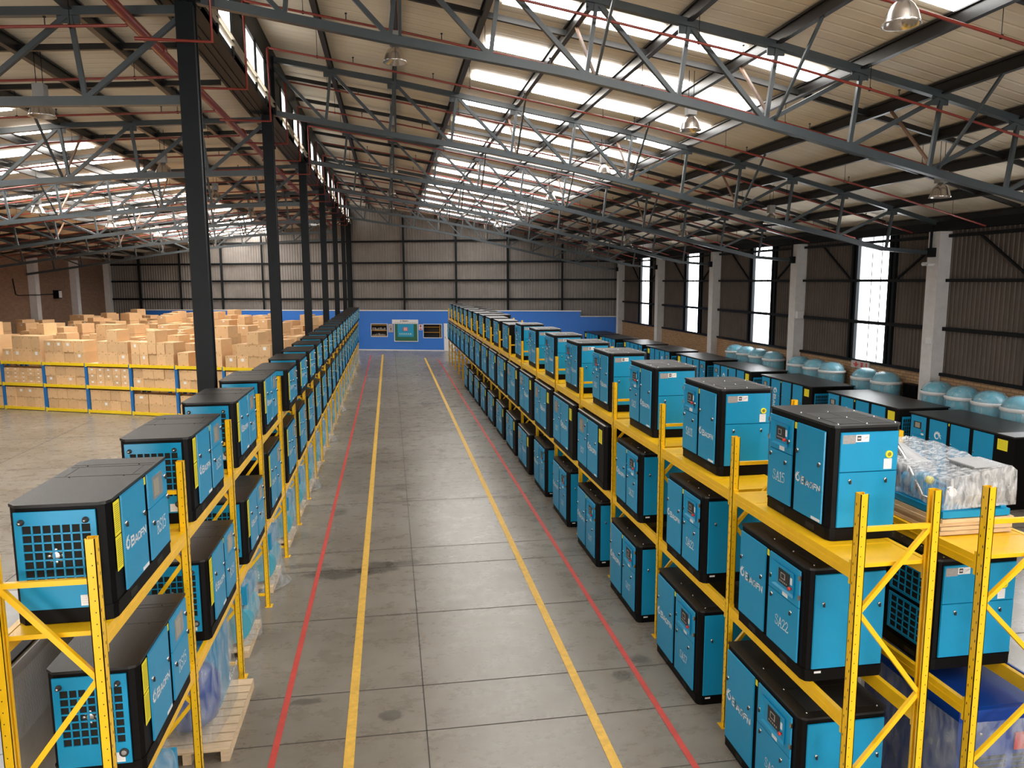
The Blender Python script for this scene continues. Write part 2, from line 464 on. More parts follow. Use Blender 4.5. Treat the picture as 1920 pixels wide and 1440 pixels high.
def brand_mesh(width, rot=False):
    mb = MB(); h = width * 0.225
    swirl(mb, h * 0.62, h * 0.72, h * 0.98, rot=rot)
    x = h * 1.5; tot = (width - x)
    for i, ch in enumerate('BAOFN'):
        adv, ln = SANS[ch]; hh = h * (1.15 if i == 0 else 0.88); ww = hh * 1.08
        strokes(mb, ln, x, 0.0, ww, hh, hh * 0.215, rot=rot)
        x += ww * adv + hh * 0.12
    k = width / x
    mb.v = [(a * k, b, c * k) for a, b, c in mb.v]
    return mb.data('brand_lettering', WHITE)
def model_mesh(text, h):
    mb = MB(); x = 0
    for ch in text:
        adv, ln = SERIF[ch]
        strokes(mb, ln, x, 0, h, h, h * 0.085)
        x += adv * h
    mb.v = [(a - x / 2, b, c) for a, b, c in mb.v]
    return mb.data('model_lettering', WHITE)

# ------------------------------------------------------------------ screw compressors
def latch_mesh():
    mb = MB()
    mb.lathe([(0.0, -0.012), (0.011, -0.012), (0.014, -0.004), (0.014, 0.0)], (0, 0), 10, 0, axis='y')
    mb.box(-0.006, -0.02, -0.026, 0.006, -0.006, 0.004, 1)
    return mb.data('latch', [CHROME, RUBBER])
LATCH = latch_mesh()
def knob_mesh():
    mb = MB()
    mb.lathe([(0.0, -0.03), (0.012, -0.03), (0.014, -0.01), (0.02, -0.008), (0.02, 0)], (0, 0), 12, 0, axis='y')
    mb.lathe([(0.0, -0.034), (0.007, -0.033), (0.008, -0.028)], (0, 0), 10, 1, axis='y')
    return mb.data('knob', [RUBBER, CHROME])
KNOB = knob_mesh()
def btn_mesh(col):
    mb = MB()
    mb.lathe([(0.0, -0.03), (0.014, -0.03), (0.017, -0.02), (0.014, -0.012), (0.008, -0.008), (0.008, 0)], (0, 0), 12, 0, axis='y')
    return mb.data('button', [col])
STOPB = btn_mesh(REDB)
def port_mesh(c1, c2):
    mb = MB()
    mb.lathe([(0.030, 0.0), (0.030, -0.012), (0.020, -0.014), (0.018, -0.008)], (0, 0), 16, 0, axis='y')
    mb.lathe([(0.018, -0.009), (0.010, -0.011), (0.0, -0.011)], (0, 0), 16, 1, axis='y')
    return mb.data('port', [c1, c2])
PORTY = port_mesh(YLAB, YTXT)
PORTK = port_mesh(RUBBER, GREYLAB)
def sticker(w, h, m1, lines=0, m2=None):
    mb = MB(); mb.box(0, -0.0015, 0, w, 0, h, 0)
    for i in range(lines):
        z = h * (0.9 - 0.84 * i / max(1, lines))
        mb.face([(w * .1, -0.0022, z - h * .02), (w * .9, -0.0022, z - h * .02), (w * .9, -0.0022, z), (w * .1, -0.0022, z)], 1)
    return mb.data('sticker', [m1, m2 or m1])
STY_TALL = sticker(0.105, 0.225, YLAB, 14, YTXT)
STY_SM = sticker(0.036, 0.055, YLAB, 3, YTXT)
STW = sticker(0.085, 0.042, WHITE, 4, GREYLAB)
STW_LONG = sticker(0.13, 0.024, WHITE, 1, GREYLAB)
STW_TAG = sticker(0.07, 0.085, WHITE, 5, PINK)
def plate_mesh():
    mb = MB(); mb.box(0, -0.0015, 0, .11, 0, .07, 0); mb.box(.112, -0.0015, .012, .165, 0, .07, 1)
    mb.box(.168, -0.0015, .012, .225, 0, .07, 1)
    mb.box(.122, -0.0025, .022, .156, -.0015, .062, 2); mb.box(.126, -0.003, .034, .152, -.0025, .05, 3)
    mb.bar((.175, -.002, .03), (.218, -.002, .052), .001, .004, 3); mb.bar((.178, -.002, .045), (.214, -.002, .052), .001, .004, 3)
    return mb.data('nameplate', [GREYLAB, WHITE, RUBBER, PINK])
PLATE = plate_mesh()
def control_mesh(w, h):
    """dark keypad with a light framed screen"""
    mb = MB(); mb.box(0, -0.004, 0, w, 0, h, 0)
    mb.box(w * .22, -.006, h * .38, w * .62, -.004, h * .8, 1); mb.box(w * .28, -.007, h * .45, w * .56, -.006, h * .74, 0)
    for i in range(5): mb.box(w * (.12 + .15 * i), -.006, h * .14, w * (.2 + .15 * i), -.004, h * .24, 1)
    return mb.data('keypad', [RUBBER, GREYLAB])
def recess_mesh(w, h):
    """sunken tray around the keypad: four sloped sides"""
    mb = MB(); d = .014; a = .02
    o = [(0, -.001, 0), (w, -.001, 0), (w, -.001, h), (0, -.001, h)]
    i = [(a * 2.2, -d, a), (w - a * .4, -d, a), (w - a * .4, -d, h - a * .4), (a * 2.2, -d, h - a * .4)]
    for k in range(4): mb.face([o[k], o[(k + 1) % 4], i[(k + 1) % 4], i[k]], 0)
    mb.face(i, 0)
    mb.v = [(x, -(.016) - y - .0, z) for x, y, z in mb.v]
    return mb.data('recess', BLUE)
def door_mesh(w, h, seam=None, window=None):
    """steel door with a rounded light edge; front face at y=-0.012"""
    mb = MB(); t = .012; e = .003
    if seam: spans = [(0, seam - .0015), (seam + .0015, h)]
    else: spans = [(0, h)]
    for z0, z1 in spans:
        vs = [(0, 0, z0), (w, 0, z0), (w, 0, z1), (0, 0, z1), (e, -t, z0 + e), (w - e, -t, z0 + e), (w - e, -t, z1 - e), (e, -t, z1 - e)]
        mb.mesh(vs, [(4, 5, 6, 7), (0, 1, 5, 4), (1, 2, 6, 5), (2, 3, 7, 6), (3, 0, 4, 7)], 0)
    return mb.data('door', BLUE)
def body_plan(L, D, c, inset=0.0, mirror=False):
    i = inset
    pts = [(i, i), (L - c, i), (L - c * .3, i + c * .3), (L - i, c), (L - i, D - c), (L - c, D - i), (c, D - i), (i, D - c)]
    if mirror: pts = [(L - x, y) for x, y in reversed(pts)]
    return pts
def lid_mesh(L, D, c, h, style, mirror):
    mb = MB(); t = .02
    mb.prism(body_plan(L, D, c, 0, mirror), h - t, h, 0)
    fx = (lambda x: L - x) if mirror else (lambda x: x)
    if style == 'mesh':
        x0, x1, y0, y1 = L * .42, L * .93, D * .14, D * .88
        mb.box(fx(x0), y0, h, fx(x1), y1, h + .0015, 1)
        mb.box(fx((x0 + x1) / 2 - .008), y0, h, fx((x0 + x1) / 2 + .008), y1, h + .003, 0)
        mb.box(fx(x0), (y0 + y1) / 2 - .008, h, fx(x1), (y0 + y1) / 2 + .008, h + .003, 0)
        for bx in (x0 - .02, (x0 + x1) / 2, x1 + .02):
            for by in (y0 - .02, y1 + .02, (y0 + y1) / 2):
                mb.lathe([(.008, h + .002), (.006, h + .009), (0, h + .01)], (fx(bx), by), 8, 2)
    elif style == 'seams':
        for x in (L * .16, L * .21, L * .44):
            mb.box(fx(x), D * .03, h, fx(x + .005), D * .97, h + .0012, 1)
        mb.box(fx(L * .21), D * .12, h, fx(L * .44), D * .127, h + .0012, 1)
        mb.box(fx(L * .21), D * .87, h, fx(L * .44), D * .877, h + .0012, 1)
        for x, y in ((L * .19, D * .2), (L * .19, D * .8), (L * .46, D * .2), (L * .46, D * .8)):
            mb.lathe([(.006, h), (.005, h + .006), (0, h + .006)], (fx(x), y), 8, 1)
    elif style == 'steel':
        mb.box(0, -.004, h - .006, L, .02, h + .002, 2)
    return mb.data('lid', [LIDM, MESHM if style != 'seams' else RUBBER, CHROME if style != 'steel' else GREY])
def frame_mesh(L, D, c, h, base, mirror, slots):
    """black base with fork pockets and the corner-posted carcass above it"""
    mb = MB()
    plan = body_plan(L, D, c, .0, mirror)
    mb.prism(body_plan(L, D, c, .008, mirror), base, h - .02, 0)
    mb.prism(plan, base - .02, base, 0)
    mb.prism(body_plan(L, D, c, .004, mirror), 0, base - .02, 0)
    for a in (.18, .66):
        xa = L - a * L - .13 if mirror else a * L
        mb.box(xa, .0025, base * .22, xa + .13, .01, base * .68, 1)
    return mb.data('cabinet_frame', [BLACK, HOLE])
def grille_mesh(w, h, nx, nz, z0=0.0, depth=.012):
    mb = MB(); b = .010; t = .012
    gx0, gx1, gz0, gz1 = w * .09, w * .93, h * .24, h * .86
    if z0 == 1: gx0, gx1, gz0, gz1 = w * .06, w * .94, h * .06, h * .94
    mb.box(0, -t, 0, w, 0, gz0); mb.box(0, -t, gz1, w, 0, h); mb.box(0, -t, gz0, gx0, 0, gz1); mb.box(gx1, -t, gz0, w, 0, gz1)
    for i in range(1, nx): x = gx0 + (gx1 - gx0) * i / nx; mb.box(x - b / 2, -t, gz0, x + b / 2, -.004, gz1)
    for i in range(1, nz): z = gz0 + (gz1 - gz0) * i / nz; mb.box(gx0, -t, z - b / 2, gx1, -.004, z + b / 2)
    mb.box(gx0, -.003, gz0, gx1, 0, gz1, 1)
    return mb.data('grille_panel', [BLUE, HOLE])
def fan_mesh():
    mb = MB(); r = .05
    mb.lathe([(0, -.0035), (r * .45, -.0042), (r * .5, -.0035)], (0, 0), 14, 0, axis='y')
    for i in range(8):
        a = i * PI / 4
        mb.lathe([(0, -.0045), (r * .2, -.0045), (r * .22, -.0035)], (math.cos(a) * r * .8, math.sin(a) * r * .8), 8, 0, axis='y')
    return mb.data('fan_hub', [CHROME])
FAN = fan_mesh()
_cache = {}
def rot_part(p, side, L, D):
    """turn a part drawn for the front plane onto a side: side +1 is the right end, -1 the left end"""
    if side > 0: p.rz = PI / 2; p.loc = (L - p.loc[1], p.loc[0], p.loc[2])
    else: p.rz = -PI / 2; p.loc = (p.loc[1], D - p.loc[0], p.loc[2])
    return p
def end_parts(kind, side, L, D, h, base):
    """panels on the near end; x runs left to right as seen facing that end"""
    w = D - .12; ph = h - base - .065; z0 = base + .012
    out = []
    def add(p): out.append(rot_part(p, side, L, D))
    if kind == 'split':
        add(P('side_panel', door_mesh(w, ph, ph * .585), (.06, -.0, z0), None,
              [P('latch', LATCH, (w * .18, -.012, ph * .5)), P('latch', LATCH, (w * .80, -.012, ph * .5)),
               P('nameplate', PLATE, (.015, -.012, ph - .09), 'grey and white maker plates'),
               P('filler_port', PORTY, (w * .84, -.012, ph * .76), 'yellow round port'),
               P('white_tag', STW_TAG, (w * .76, -.0125, ph * .605), 'white printed tag')]))
    elif kind == 'single':
        add(P('side_panel', door_mesh(w, ph), (.06, 0, z0), None,
              [P('latch', LATCH, (w * .12, -.012, ph * .7)), P('latch', LATCH, (w * .92, -.012, ph * .66))]))
        add(P('base_sticker', sticker(.06, .018, WHITE), (.09, -.001, base - .03), 'small white sticker'))
    elif kind == 'grille':
        w2 = D - .13
        add(P('grille_panel', grille_mesh(w2, ph + .02, 7, 7), (.055, 0, z0 - .01), 'blue panel with square black openings',
              [P('knob', KNOB, (w2 * .09, -.012, ph * .93)), P('knob', KNOB, (w2 * .88, -.012, ph * .93)),
               P('fan_hub', FAN, (w2 * .47, 0, ph * .56), 'metal fan hub behind the openings'),
               P('plug', PORTK, (w2 * .9, -.012, ph * .13), 'round black plug'),
               P('paper_tag', sticker(.08, .07, WHITE, 4, PINK), (w2 * .74, -.0125, ph * .02), 'white paper tag')]))
    elif kind == 'backgrille':
        add(P('grille_panel', grille_mesh(w * .46, ph * .36, 4, 4, 1), (.10, 0, z0 + ph * .5), 'blue upper grille'))
        add(P('grille_panel', grille_mesh(w * .46, ph * .36, 4, 4, 1), (.10, 0, z0 + ph * .08), 'blue lower grille'))
    elif kind == 'twogrille':
        for k in range(2): add(P('grille_panel', grille_mesh(D * .40, h * .62, 9, 9, 1), (D * (.06 + .48 * k), 0, base + h * .18), 'blue square-mesh grille'))
    return out
def compressor_parts(kind, model, L, D, h):
    key = (kind, model, L, D, h)
    if key in _cache: return _cache[key]
    base = .10; parts = []; z0 = base + .012; ph = h - base - (.035 if kind == 'RSL' else .075); c = .06
    mirror = kind in ('RSL', 'RSF')
    parts.append(P('cabinet_frame', frame_mesh(L, D, c, h, base, mirror, True)))
    style = {'SAT': 'mesh', 'SAM': 'mesh', 'RSL': 'seams', 'RSF': 'plain', 'RSR': 'steel'}[kind]
    parts.append(P('lid', lid_mesh(L, D, c, h, style, mirror), (0, 0, 0), {'mesh': 'black lid with a mesh vent', 'steel': 'lid edged with bare steel'}.get(style)))
    def ctrl(x, w, flip, name=True):
        """door with the keypad"""
        seam = ph * .60
        subs = [P('keypad_recess', recess_mesh(w * .72, ph * .27), (w * .14, -.012, ph * .67)),
                P('keypad', control_mesh(w * .36, ph * .16), (w * .34, -.0135, ph * .73), 'black keypad with framed screen'),
                P('stop_button', STOPB, (w * .76, -.014, ph * .755), 'red stop button'),
                P('screen_sticker', sticker(.03, .06, WHITE), (w * .72, -.0145, ph * .79), 'white sticker'),
                P('white_sticker', STW, (w * .48, -.0122, ph * .615), 'white sticker'),
                P('latch', LATCH, (w * (.88 if not flip else .1), -.012, ph * .755)),
                P('latch', LATCH, (w * .14, -.012, ph * .545)), P('latch', LATCH, (w * .78, -.012, ph * .50)),
                P('model_lettering', model_mesh(model, .088), (w * .5, -.0135, ph * .24), 'white letters ' + model)]
        for z in (.72, .93): subs.append(P('hinge', HINGE, (0.0 if not flip else w, -.008, ph * z)))
        return P('door', door_mesh(w, ph, seam), (x, 0, z0), 'blue door with keypad', subs)
    def win(x, w, wx=.22):
        subs = [P('viewing_window', sticker(w * .52, ph * .27, GLASSD), (w * wx, -.0122, ph * .66), 'framed grey viewing window',),
                P('screen', sticker(w * .26, ph * .2, SCREEN), (w * (wx + .06), -.014, ph * .69), 'grey screen behind the window'),
                P('latch', LATCH, (w * .86, -.012, ph * .84)), P('latch', LATCH, (w * .12, -.012, ph * .43)), P('latch', LATCH, (w * .93, -.012, ph * .58)),
                P('model_lettering', model_mesh(model, .095), (w * .55, -.0135, ph * .24), 'white letters ' + model)]
        return P('door', door_mesh(w, ph, ph * .6), (x, 0, z0), 'blue door with viewing window', subs)
    def logo(x, w, zf, foot=True):
        bw = w * .90
        subs = [P('brand_lettering', brand_mesh(bw), (w * .05, -.0135, ph * zf), 'white swirl and BAOFN lettering'),
                P('latch', LATCH, (w * .08, -.012, ph * .70)), P('latch', LATCH, (w * .88, -.012, ph * .64))]
        if foot: subs.append(P('white_sticker', STW_LONG, (w - .14, -.0122, .008), 'white strip sticker'))
        return P('door', door_mesh(w, ph), (x, 0, z0), 'blue door with white lettering', subs)
    if kind == 'SAT':
        parts += [ctrl(L * .015, L * .40, False), P('yellow_sticker', STY_SM, (L * .43, -.001, z0 + ph - .06), 'small yellow sticker'),
                  logo(L * .48, L * .42, .34)] + end_parts('split', 1, L, D, h, base)
    elif kind == 'SAM':
        parts += [logo(L * .015, L * .41, .45, False), P('yellow_sticker', STY_SM, (L * .435, -.001, z0 + ph - .06), 'small yellow sticker'),
                  ctrl(L * .485, L * .425, True)] + end_parts('single', 1, L, D, h, base)
    elif kind == 'RSR':
        parts += [win(L * .01, L * .36), P('yellow_sticker', STY_SM, (L * .375, -.001, z0 + ph - .06), 'small yellow sticker'), logo(L * .41, L * .36, .42),
                  P('yellow_sticker', sticker(L * .11, .22, YLAB, 9, YTXT), (L * .80, .006, z0 + ph - .26), 'yellow instruction sticker')]
    elif kind in ('RSL', 'RSF'):
        tall = STY_TALL
        parts += [P('yellow_sticker', tall, (.078, -.001, z0 + ph - .235), 'upper yellow instruction sticker'),
                  P('yellow_sticker', tall, (.078, -.001, z0 + ph - .468), 'lower yellow instruction sticker'),
                  logo(L * .165, L * .37, .40), P('yellow_sticker', STY_SM, (L * .553, -.001, z0 + ph - .06), 'small yellow sticker'), win(L * .60, L * .365)]
        if kind == 'RSL': parts += end_parts('grille', -1, L, D, h, base)
        else: parts.append(rot_part(P('side_panel', door_mesh(D * .78, .075), (D * .10, 0, h - .10), 'blue strip under the lid'), -1, L, D))
    _cache[key] = parts
    return parts
_h = MB(); _h.box(-.012, -.012, -.02, .012, .004, .02)
HINGE = _h.data('hinge', CHROME)
FARKEEP = ('cabinet_frame', 'lid', 'door', 'side_panel', 'grille_panel', 'yellow_sticker', 'brand_lettering')
def face_aisle_r(y_far):  return -PI / 2        # front towards -x, left end far
def place_comp(kind, model, L, D, h, x_front, y_near, z, side, label, group, far=False):
    parts = compressor_parts(kind, model, L, D, h)
    if side == 'R': loc, rz = (x_front, y_near + L, z), -PI / 2
    else: loc, rz = (x_front, y_near, z), PI / 2
    return spawn('screw_compressor', parts, loc, rz, label, 'compressor', group)

# ------------------------------------------------------------------ profile functions
def lerp(x, tab):
    if x <= tab[0][0]: return tab[0][1] + (x - tab[0][0]) * (tab[1][1] - tab[0][1]) / (tab[1][0] - tab[0][0])
    for (a, p), (b, q) in zip(tab[:-1], tab[1:]):
        if x <= b: return p + (q - p) * (x - a) / (b - a)
    (a, p), (b, q) = tab[-2:]
    return q + (x - b) * (q - p) / (b - a)
TOPR = [(-2.6, 9.57), (.25, 9.16), (3.06, 8.68), (6.17, 8.13), (8.8, 7.53), (11.5, 6.87), (14.6, 6.03)]
BOTR = [(-2.6, 8.38), (0, 7.98), (2.85, 7.58), (5.78, 7.0), (8.55, 6.34), (11.9, 5.6), (12.76, 5.40)]
TOPL = [(-20, 6.0), (-14, 7.0), (-11, 7.45), (-7.2, 7.98), (-2.6, 8.25)]
BOTL = [(-20, 5.05), (-18, 5.35), (-14.7, 5.87), (-12, 6.3), (-10, 6.55), (-8.2, 6.72), (-5.8, 6.92), (-2.6, 7.05)]
ROOF_UP = .2
XC = -2.6; XR = 14.56; XL = -20.0; Y0 = -13.0
COLY = [11.26 + 6.98 * k for k in range(-3, 6)]
def far_y(x): return 51.3 - .33 * x

# ------------------------------------------------------------------ setting: floor
mb = MB(); mb.face([(XL - 1, Y0 - 1, 0), (XR + 1, Y0 - 1, 0), (XR + 1, 62, 0), (XL - 1, 62, 0)], 0)
w = .006
mb.face([(.27 - w, Y0, .002), (.27 + w, Y0, .002), (.27 + w, 50, .002), (.27 - w, 50, .002)], 1)
for y in (6.3, 7.28, 8.17, 10.1, 11.9, 12.74, 15.6, 19.3, 23.1, 27.5, 32, 37, 42, 47):
    dy = .012
    mb.face([(-2.4, y, .002), (14, y, .002), (14, y + dy * (.6 + y / 20), .002), (-2.4, y + dy * (.6 + y / 20), .002)], 1)
for y in (8, 12, 16, 20, 24): mb.face([(-20, y, .002), (-2.4, y, .002), (-2.4, y + .02, .002), (-20, y + .02, .002)], 1)
for x in (-6, -10, -14): mb.face([(x, 0, .002), (x + .02, 0, .002), (x + .02, 27, .002), (x, 27, .002)], 1)
struct('floor', mb, [FLOOR, JOINT])
def strip(n, x, wd, y0, y1, m):
    mb = MB(); mb.box(x - wd / 2, y0, .0025, x + wd / 2, y1, .0045)
    struct('trim_%d' % n, mb, m)
strip(1, -1.23, .065, -2, 48.2, LRED); strip(2, -.5, .1, -2, 48.4, LYEL)
strip(3, 2.03, .1, -2, 45.6, LYEL); strip(4, 2.77, .065, -2, 44.6, LRED)

# ------------------------------------------------------------------ setting: roofs, skylights, clerestory
def roof_mesh(tab, x0, x1, nx):
    mb = MB(); xs = [x0 + (x1 - x0) * i / nx for i in range(nx + 1)]
    for a, b in zip(xs[:-1], xs[1:]):
        za, zb = lerp(a, tab) + ROOF_UP, lerp(b, tab) + ROOF_UP
        for (ya, yb) in ((Y0, 15), (15, 40), (40, 62)):
            mb.face([(a, ya, za), (a, yb, za), (b, yb, zb), (b, ya, zb)], 0)
        mb.face([(a, Y0, za + .1), (b, Y0, zb + .1), (b, 62, zb + .1), (a, 62, za + .1)], 0)
    return mb
struct('ceiling_right', roof_mesh(TOPR, -2.9, XR + .1, 24), SHEET)
struct('ceiling_left', roof_mesh(TOPL, XL - .1, -2.4, 24), SHEET)
wn = 1
NODR = [-2.6 + 1.42 * k for k in range(0, 13)]
NODL = [-2.6 - 1.45 * k for k in range(0, 13)]
SKYLW = glow('sunlit_translucent_sheet', (1.0, 0.97, 0.92), SKYLIGHT * 1.5)
def skylight(tab, x0, x1, y, wd):
    global wn
    mb = MB(); n = 4
    for i in range(n):
        a = x0 + (x1 - x0) * i / n; b = x0 + (x1 - x0) * (i + 1) / n
        za, zb = lerp(a, tab) + ROOF_UP - .035, lerp(b, tab) + ROOF_UP - .035
        mb.face([(a + .02, y, za), (a + .02, y + wd, za), (b - .02, y + wd, zb), (b - .02, y, zb)])
    struct('window_%d' % wn, mb, SKYL if x1 > 0 else SKYLW); wn += 1
SKYROWS = [8.65 - 2.33 * k for k in range(9)] + [12.15 + 2.33 * k for k in range(0, 16)]
for y in SKYROWS:
    skylight(TOPR, 1.9, 7.35, y, .62)
for y in [12.5 + 2.2 * k for k in range(-9, 20)]:
    skylight(TOPL, -13.0, -7.5, y, .58)
# clerestory wall between the two roofs
mb = MB()
mb.box(-2.95, Y0, 8.31, -2.50, 52, 8.42, 0); mb.box(-2.97, Y0, 8.29, -2.92, 52, 8.5, 0); mb.box(-2.55, Y0, 8.29, -2.46, 52, 8.40, 0)
mb.box(-2.80, Y0, 8.295, -2.77, 52, 8.31, 0); mb.box(-2.68, Y0, 8.295, -2.65, 52, 8.31, 0)
mb.box(-2.52, Y0, 9.22, -2.44, 52, 9.9, 0)
for y in COLY:
    for k in range(6): mb.box(-2.52, y + .14 + k * 1.15 - .05, 8.3, -2.44, y + .14 + k * 1.15 + .05, 9.3, 0)
    for a, b in ((0, 1), (2, 3), (5, 6)): mb.box(-2.50, y + a * 1.15 + .1, 8.3, -2.46, y + b * 1.15 + .1, 9.25, 0)
struct('wall_clerestory', mb, STEELD)
for y in COLY:
    for a, b in ((1, 2), (3, 4.0), (4.0, 5.0)):
        mb = MB(); mb.box(-2.492, y + a * 1.15 + .19, 8.42, -2.472, y + b * 1.15 + .09, 9.2)
        struct('window_%d' % wn, mb, CLERE); wn += 1

# walls ------------------------------------------------------------
def corrugated(mb, p0, p1, z0, ztop, pitch=.15, depth=.028, m=0, flip=1):
    """vertical ribbed sheet from p0 to p1; ztop is a function of x or a number"""
    a = Vector((p0[0], p0[1])); b = Vector((p1[0], p1[1])); L = (b - a).length; t = (b - a) / L; nrm = Vector((-t.y, t.x)) * flip
    n = int(L / pitch); pts = []
    for i in range(n):
        for f, d in ((0, 0), (.3, 0), (.42, depth), (.88, depth)):
            q = a + t * (i + f) * pitch + nrm * d; pts.append(q)
    pts.append(b)
    zt = ztop if callable(ztop) else (lambda x: ztop)
    for q, r in zip(pts[:-1], pts[1:]):
        mb.face([(q.x, q.y, z0), (r.x, r.y, z0), (r.x, r.y, zt(r.x)), (q.x, q.y, zt(q.x))], m)
mb = MB()
off = .75
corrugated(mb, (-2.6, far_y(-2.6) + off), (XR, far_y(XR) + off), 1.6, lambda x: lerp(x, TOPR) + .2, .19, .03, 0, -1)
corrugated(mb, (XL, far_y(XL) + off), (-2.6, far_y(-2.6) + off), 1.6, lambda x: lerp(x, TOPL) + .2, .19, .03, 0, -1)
mb.face([(-2.6, far_y(-2.6) + off, 7.5), (-2.6, far_y(-2.6) + off, 10), (-2.6, far_y(-2.6) + off + .3, 10), (-2.6, far_y(-2.6) + off + .3, 7.5)])
struct('wall_far', mb, CORR_FAR)
mb = MB(); off2 = .62
for z in (3.42, 4.66, 5.84, 7.25):
    x1 = XR; x0 = XL
    if z > 5.9:
        x1 = [x for x in [i * .1 for i in range(-20, 146)] if lerp(x, TOPR) > z][-1]; x0 = [x for x in [i * .1 for i in range(-199, -26)] if lerp(x, TOPL) > z][0] if z < 8.2 else -2.6
    mb.bar((x0, far_y(x0) + off2, z), (x1, far_y(x1) + off2, z), .09, .12)
i = 0
for x in (-17.5, -14.5, -11.5, -8.6, -5.6, -2.5, 1.0, 4.4, 7.7, 11.1):
    t = TOPR if x > -2.6 else TOPL; ww = .09 if i % 2 else .2
    mb.bar((x, far_y(x) + off2 - .06, 0), (x, far_y(x) + off2 - .06, lerp(x, t)), .12, ww, up=(0, 1, 0)); i += 1
struct('trim_5', mb, STEELD)
# right wall: brick dado, dark sheets, translucent strips
WY = [13.35 + 6.9 * k for k in range(-3, 5)]
mb = MB(); mb.box(XR - .1, Y0, 0, XR + .2, far_y(XR) + 1, 2.05)
struct('wall_right_brick', mb, BRICK_R)
mb = MB(); y = Y0
spans = []
for a in WY: spans.append((y, a)); y = a + 1.55
spans.append((y, far_y(XR) + 1))
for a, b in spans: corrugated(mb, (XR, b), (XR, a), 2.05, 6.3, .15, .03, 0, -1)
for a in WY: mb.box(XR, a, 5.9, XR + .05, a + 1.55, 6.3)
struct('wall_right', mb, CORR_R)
for a in WY:
    mb = MB(); mb.box(XR + .02, a, 2.05, XR + .04, a + 1.55, 5.92)
    struct('window_%d' % wn, mb, WALLL); wn += 1
mb = MB()
for z, h in ((2.09, .08), (3.3, .10), (4.57, .08), (5.72, .08)): mb.box(XR - .14, Y0, z - h / 2, XR - .04, far_y(XR), z + h / 2)
for a in WY:
    for yy in (a - .22, a - .02, a + 1.57, a + 1.8): mb.box(XR - .12, yy - .05, 2.05, XR - .02, yy + .05, 6.0)
    for yy in (a + .5, a + .95): mb.box(XR - .02, yy - .008, 2.05, XR, yy + .008, 5.9)
    mb.bar((XR - .08, a - .3, 4.6), (XR - .08, a - 2.2, 5.75), .05, .05); mb.bar((XR - .08, a + 1.9, 4.6), (XR - .08, a + 3.6, 5.75), .05, .05)
mb.box(XR - .3, Y0, 5.86, XR + .1, far_y(XR), 6.08)
struct('trim_6', mb, STEELD)
for k in range(-4, 5):
    mb = MB(); yy = 17.9 + 6.98 * k
    if k == 4: yy = 45.85
    mb.prism([(14.17, yy), (XR + .1, yy), (XR + .1, yy + .42), (14.17, yy + .42)], 0, 5.84, 0)
    mb.box(14.06, yy + .1, 5.18, 14.17, yy + .32, 5.42, 1); mb.box(14.08, yy + .2, 5.4, 14.12, yy + .26, 6.0, 1)
    struct('pillar_right', mb, [PLASTER, STEELD])
# left wall
mb = MB(); mb.box(XL - .3, Y0, 0, XL, far_y(XL) + 1, 6.3)
struct('wall_left', mb, BRICK_L)
for yy in (58.0, 52.2, 46.5, 40.7, 35, 29, 22, 15, 8, 1):
    mb = MB(); mb.box(XL, yy, 0, XL + .38, yy + .5, 6.0)
    struct('pillar_left', mb, PLASTER)
# wall behind the camera, with two glowing panels added as assumed doorways
mb = MB(); corrugated(mb, (XR, Y0), (XL, Y0), 0, 5, .3, .03, 0, -1)
mb.box(XL, Y0 - .2, 5, XR, Y0 - .05, 10)
struct('wall_near', mb, CORR_FAR)
for (a, b) in ((-11.5, -5.5), (1.5, 8.5)):
    mb = MB(); mb.box(a, Y0 + .05, .1, b, Y0 + .06, 4.6)
    struct('door_%d' % (2 if a < 0 else 3), mb, NEARL)  # unseen glowing panel on the wall, added to light camera-facing ends

# office front across the far end --------------------------------------
def ow(x, d=0.0): return (x, far_y(x) - d)
OT = 2.64
mb = MB()
def wall_piece(mb, x0, x1, z0, z1, th=.12, m=0, d0=0.0):
    (ax, ay), (bx, by) = ow(x0, d0), ow(x1, d0)
    mb.mesh([(ax, ay, z0), (bx, by, z0), (bx, by, z1), (ax, ay, z1), (ax, ay + th, z0), (bx, by + th, z0), (bx, by + th, z1), (ax, ay + th, z1)],
            [(0, 1, 2, 3), (7, 6, 5, 4), (0, 4, 5, 1), (1, 5, 6, 2), (2, 6, 7, 3), (3, 7, 4, 0)], m)
for a, b, c, d in ((-17, -1.28, 0, OT), (-1.28, -.17, 0, .9), (-1.28, -.17, 1.8, OT), (-.17, 2.17, 0, OT), (2.17, 3.4, 0, .85), (2.17, 3.4, 1.79, OT), (3.4, 3.52, 0, OT), (3.52, 4.3, 1.83, OT), (4.3, 12.1, 0, OT), (12.1, XR - .1, 0, 2.3)):
    wall_piece(mb, a, b, c, d)
struct('wall_office', mb, OFFB)
mb = MB(); wall_piece(mb, -17, 12.15, OT, OT + .06, .16, 0, .02); wall_piece(mb, -2.2, 3.5, 0, .06, .01, 0, .012); wall_piece(mb, 12.1, XR - .1, 2.3, 2.35, .14, 0, .02)
struct('trim_7', mb, WTRIM)
mb = MB(); wall_piece(mb, 3.52, 4.3, 0, 1.83, .04, 0, .01); wall_piece(mb, 3.58, 3.61, .85, .95, .02, 1, .03)
struct('door_1', mb, [WTRIM, RUBBER])
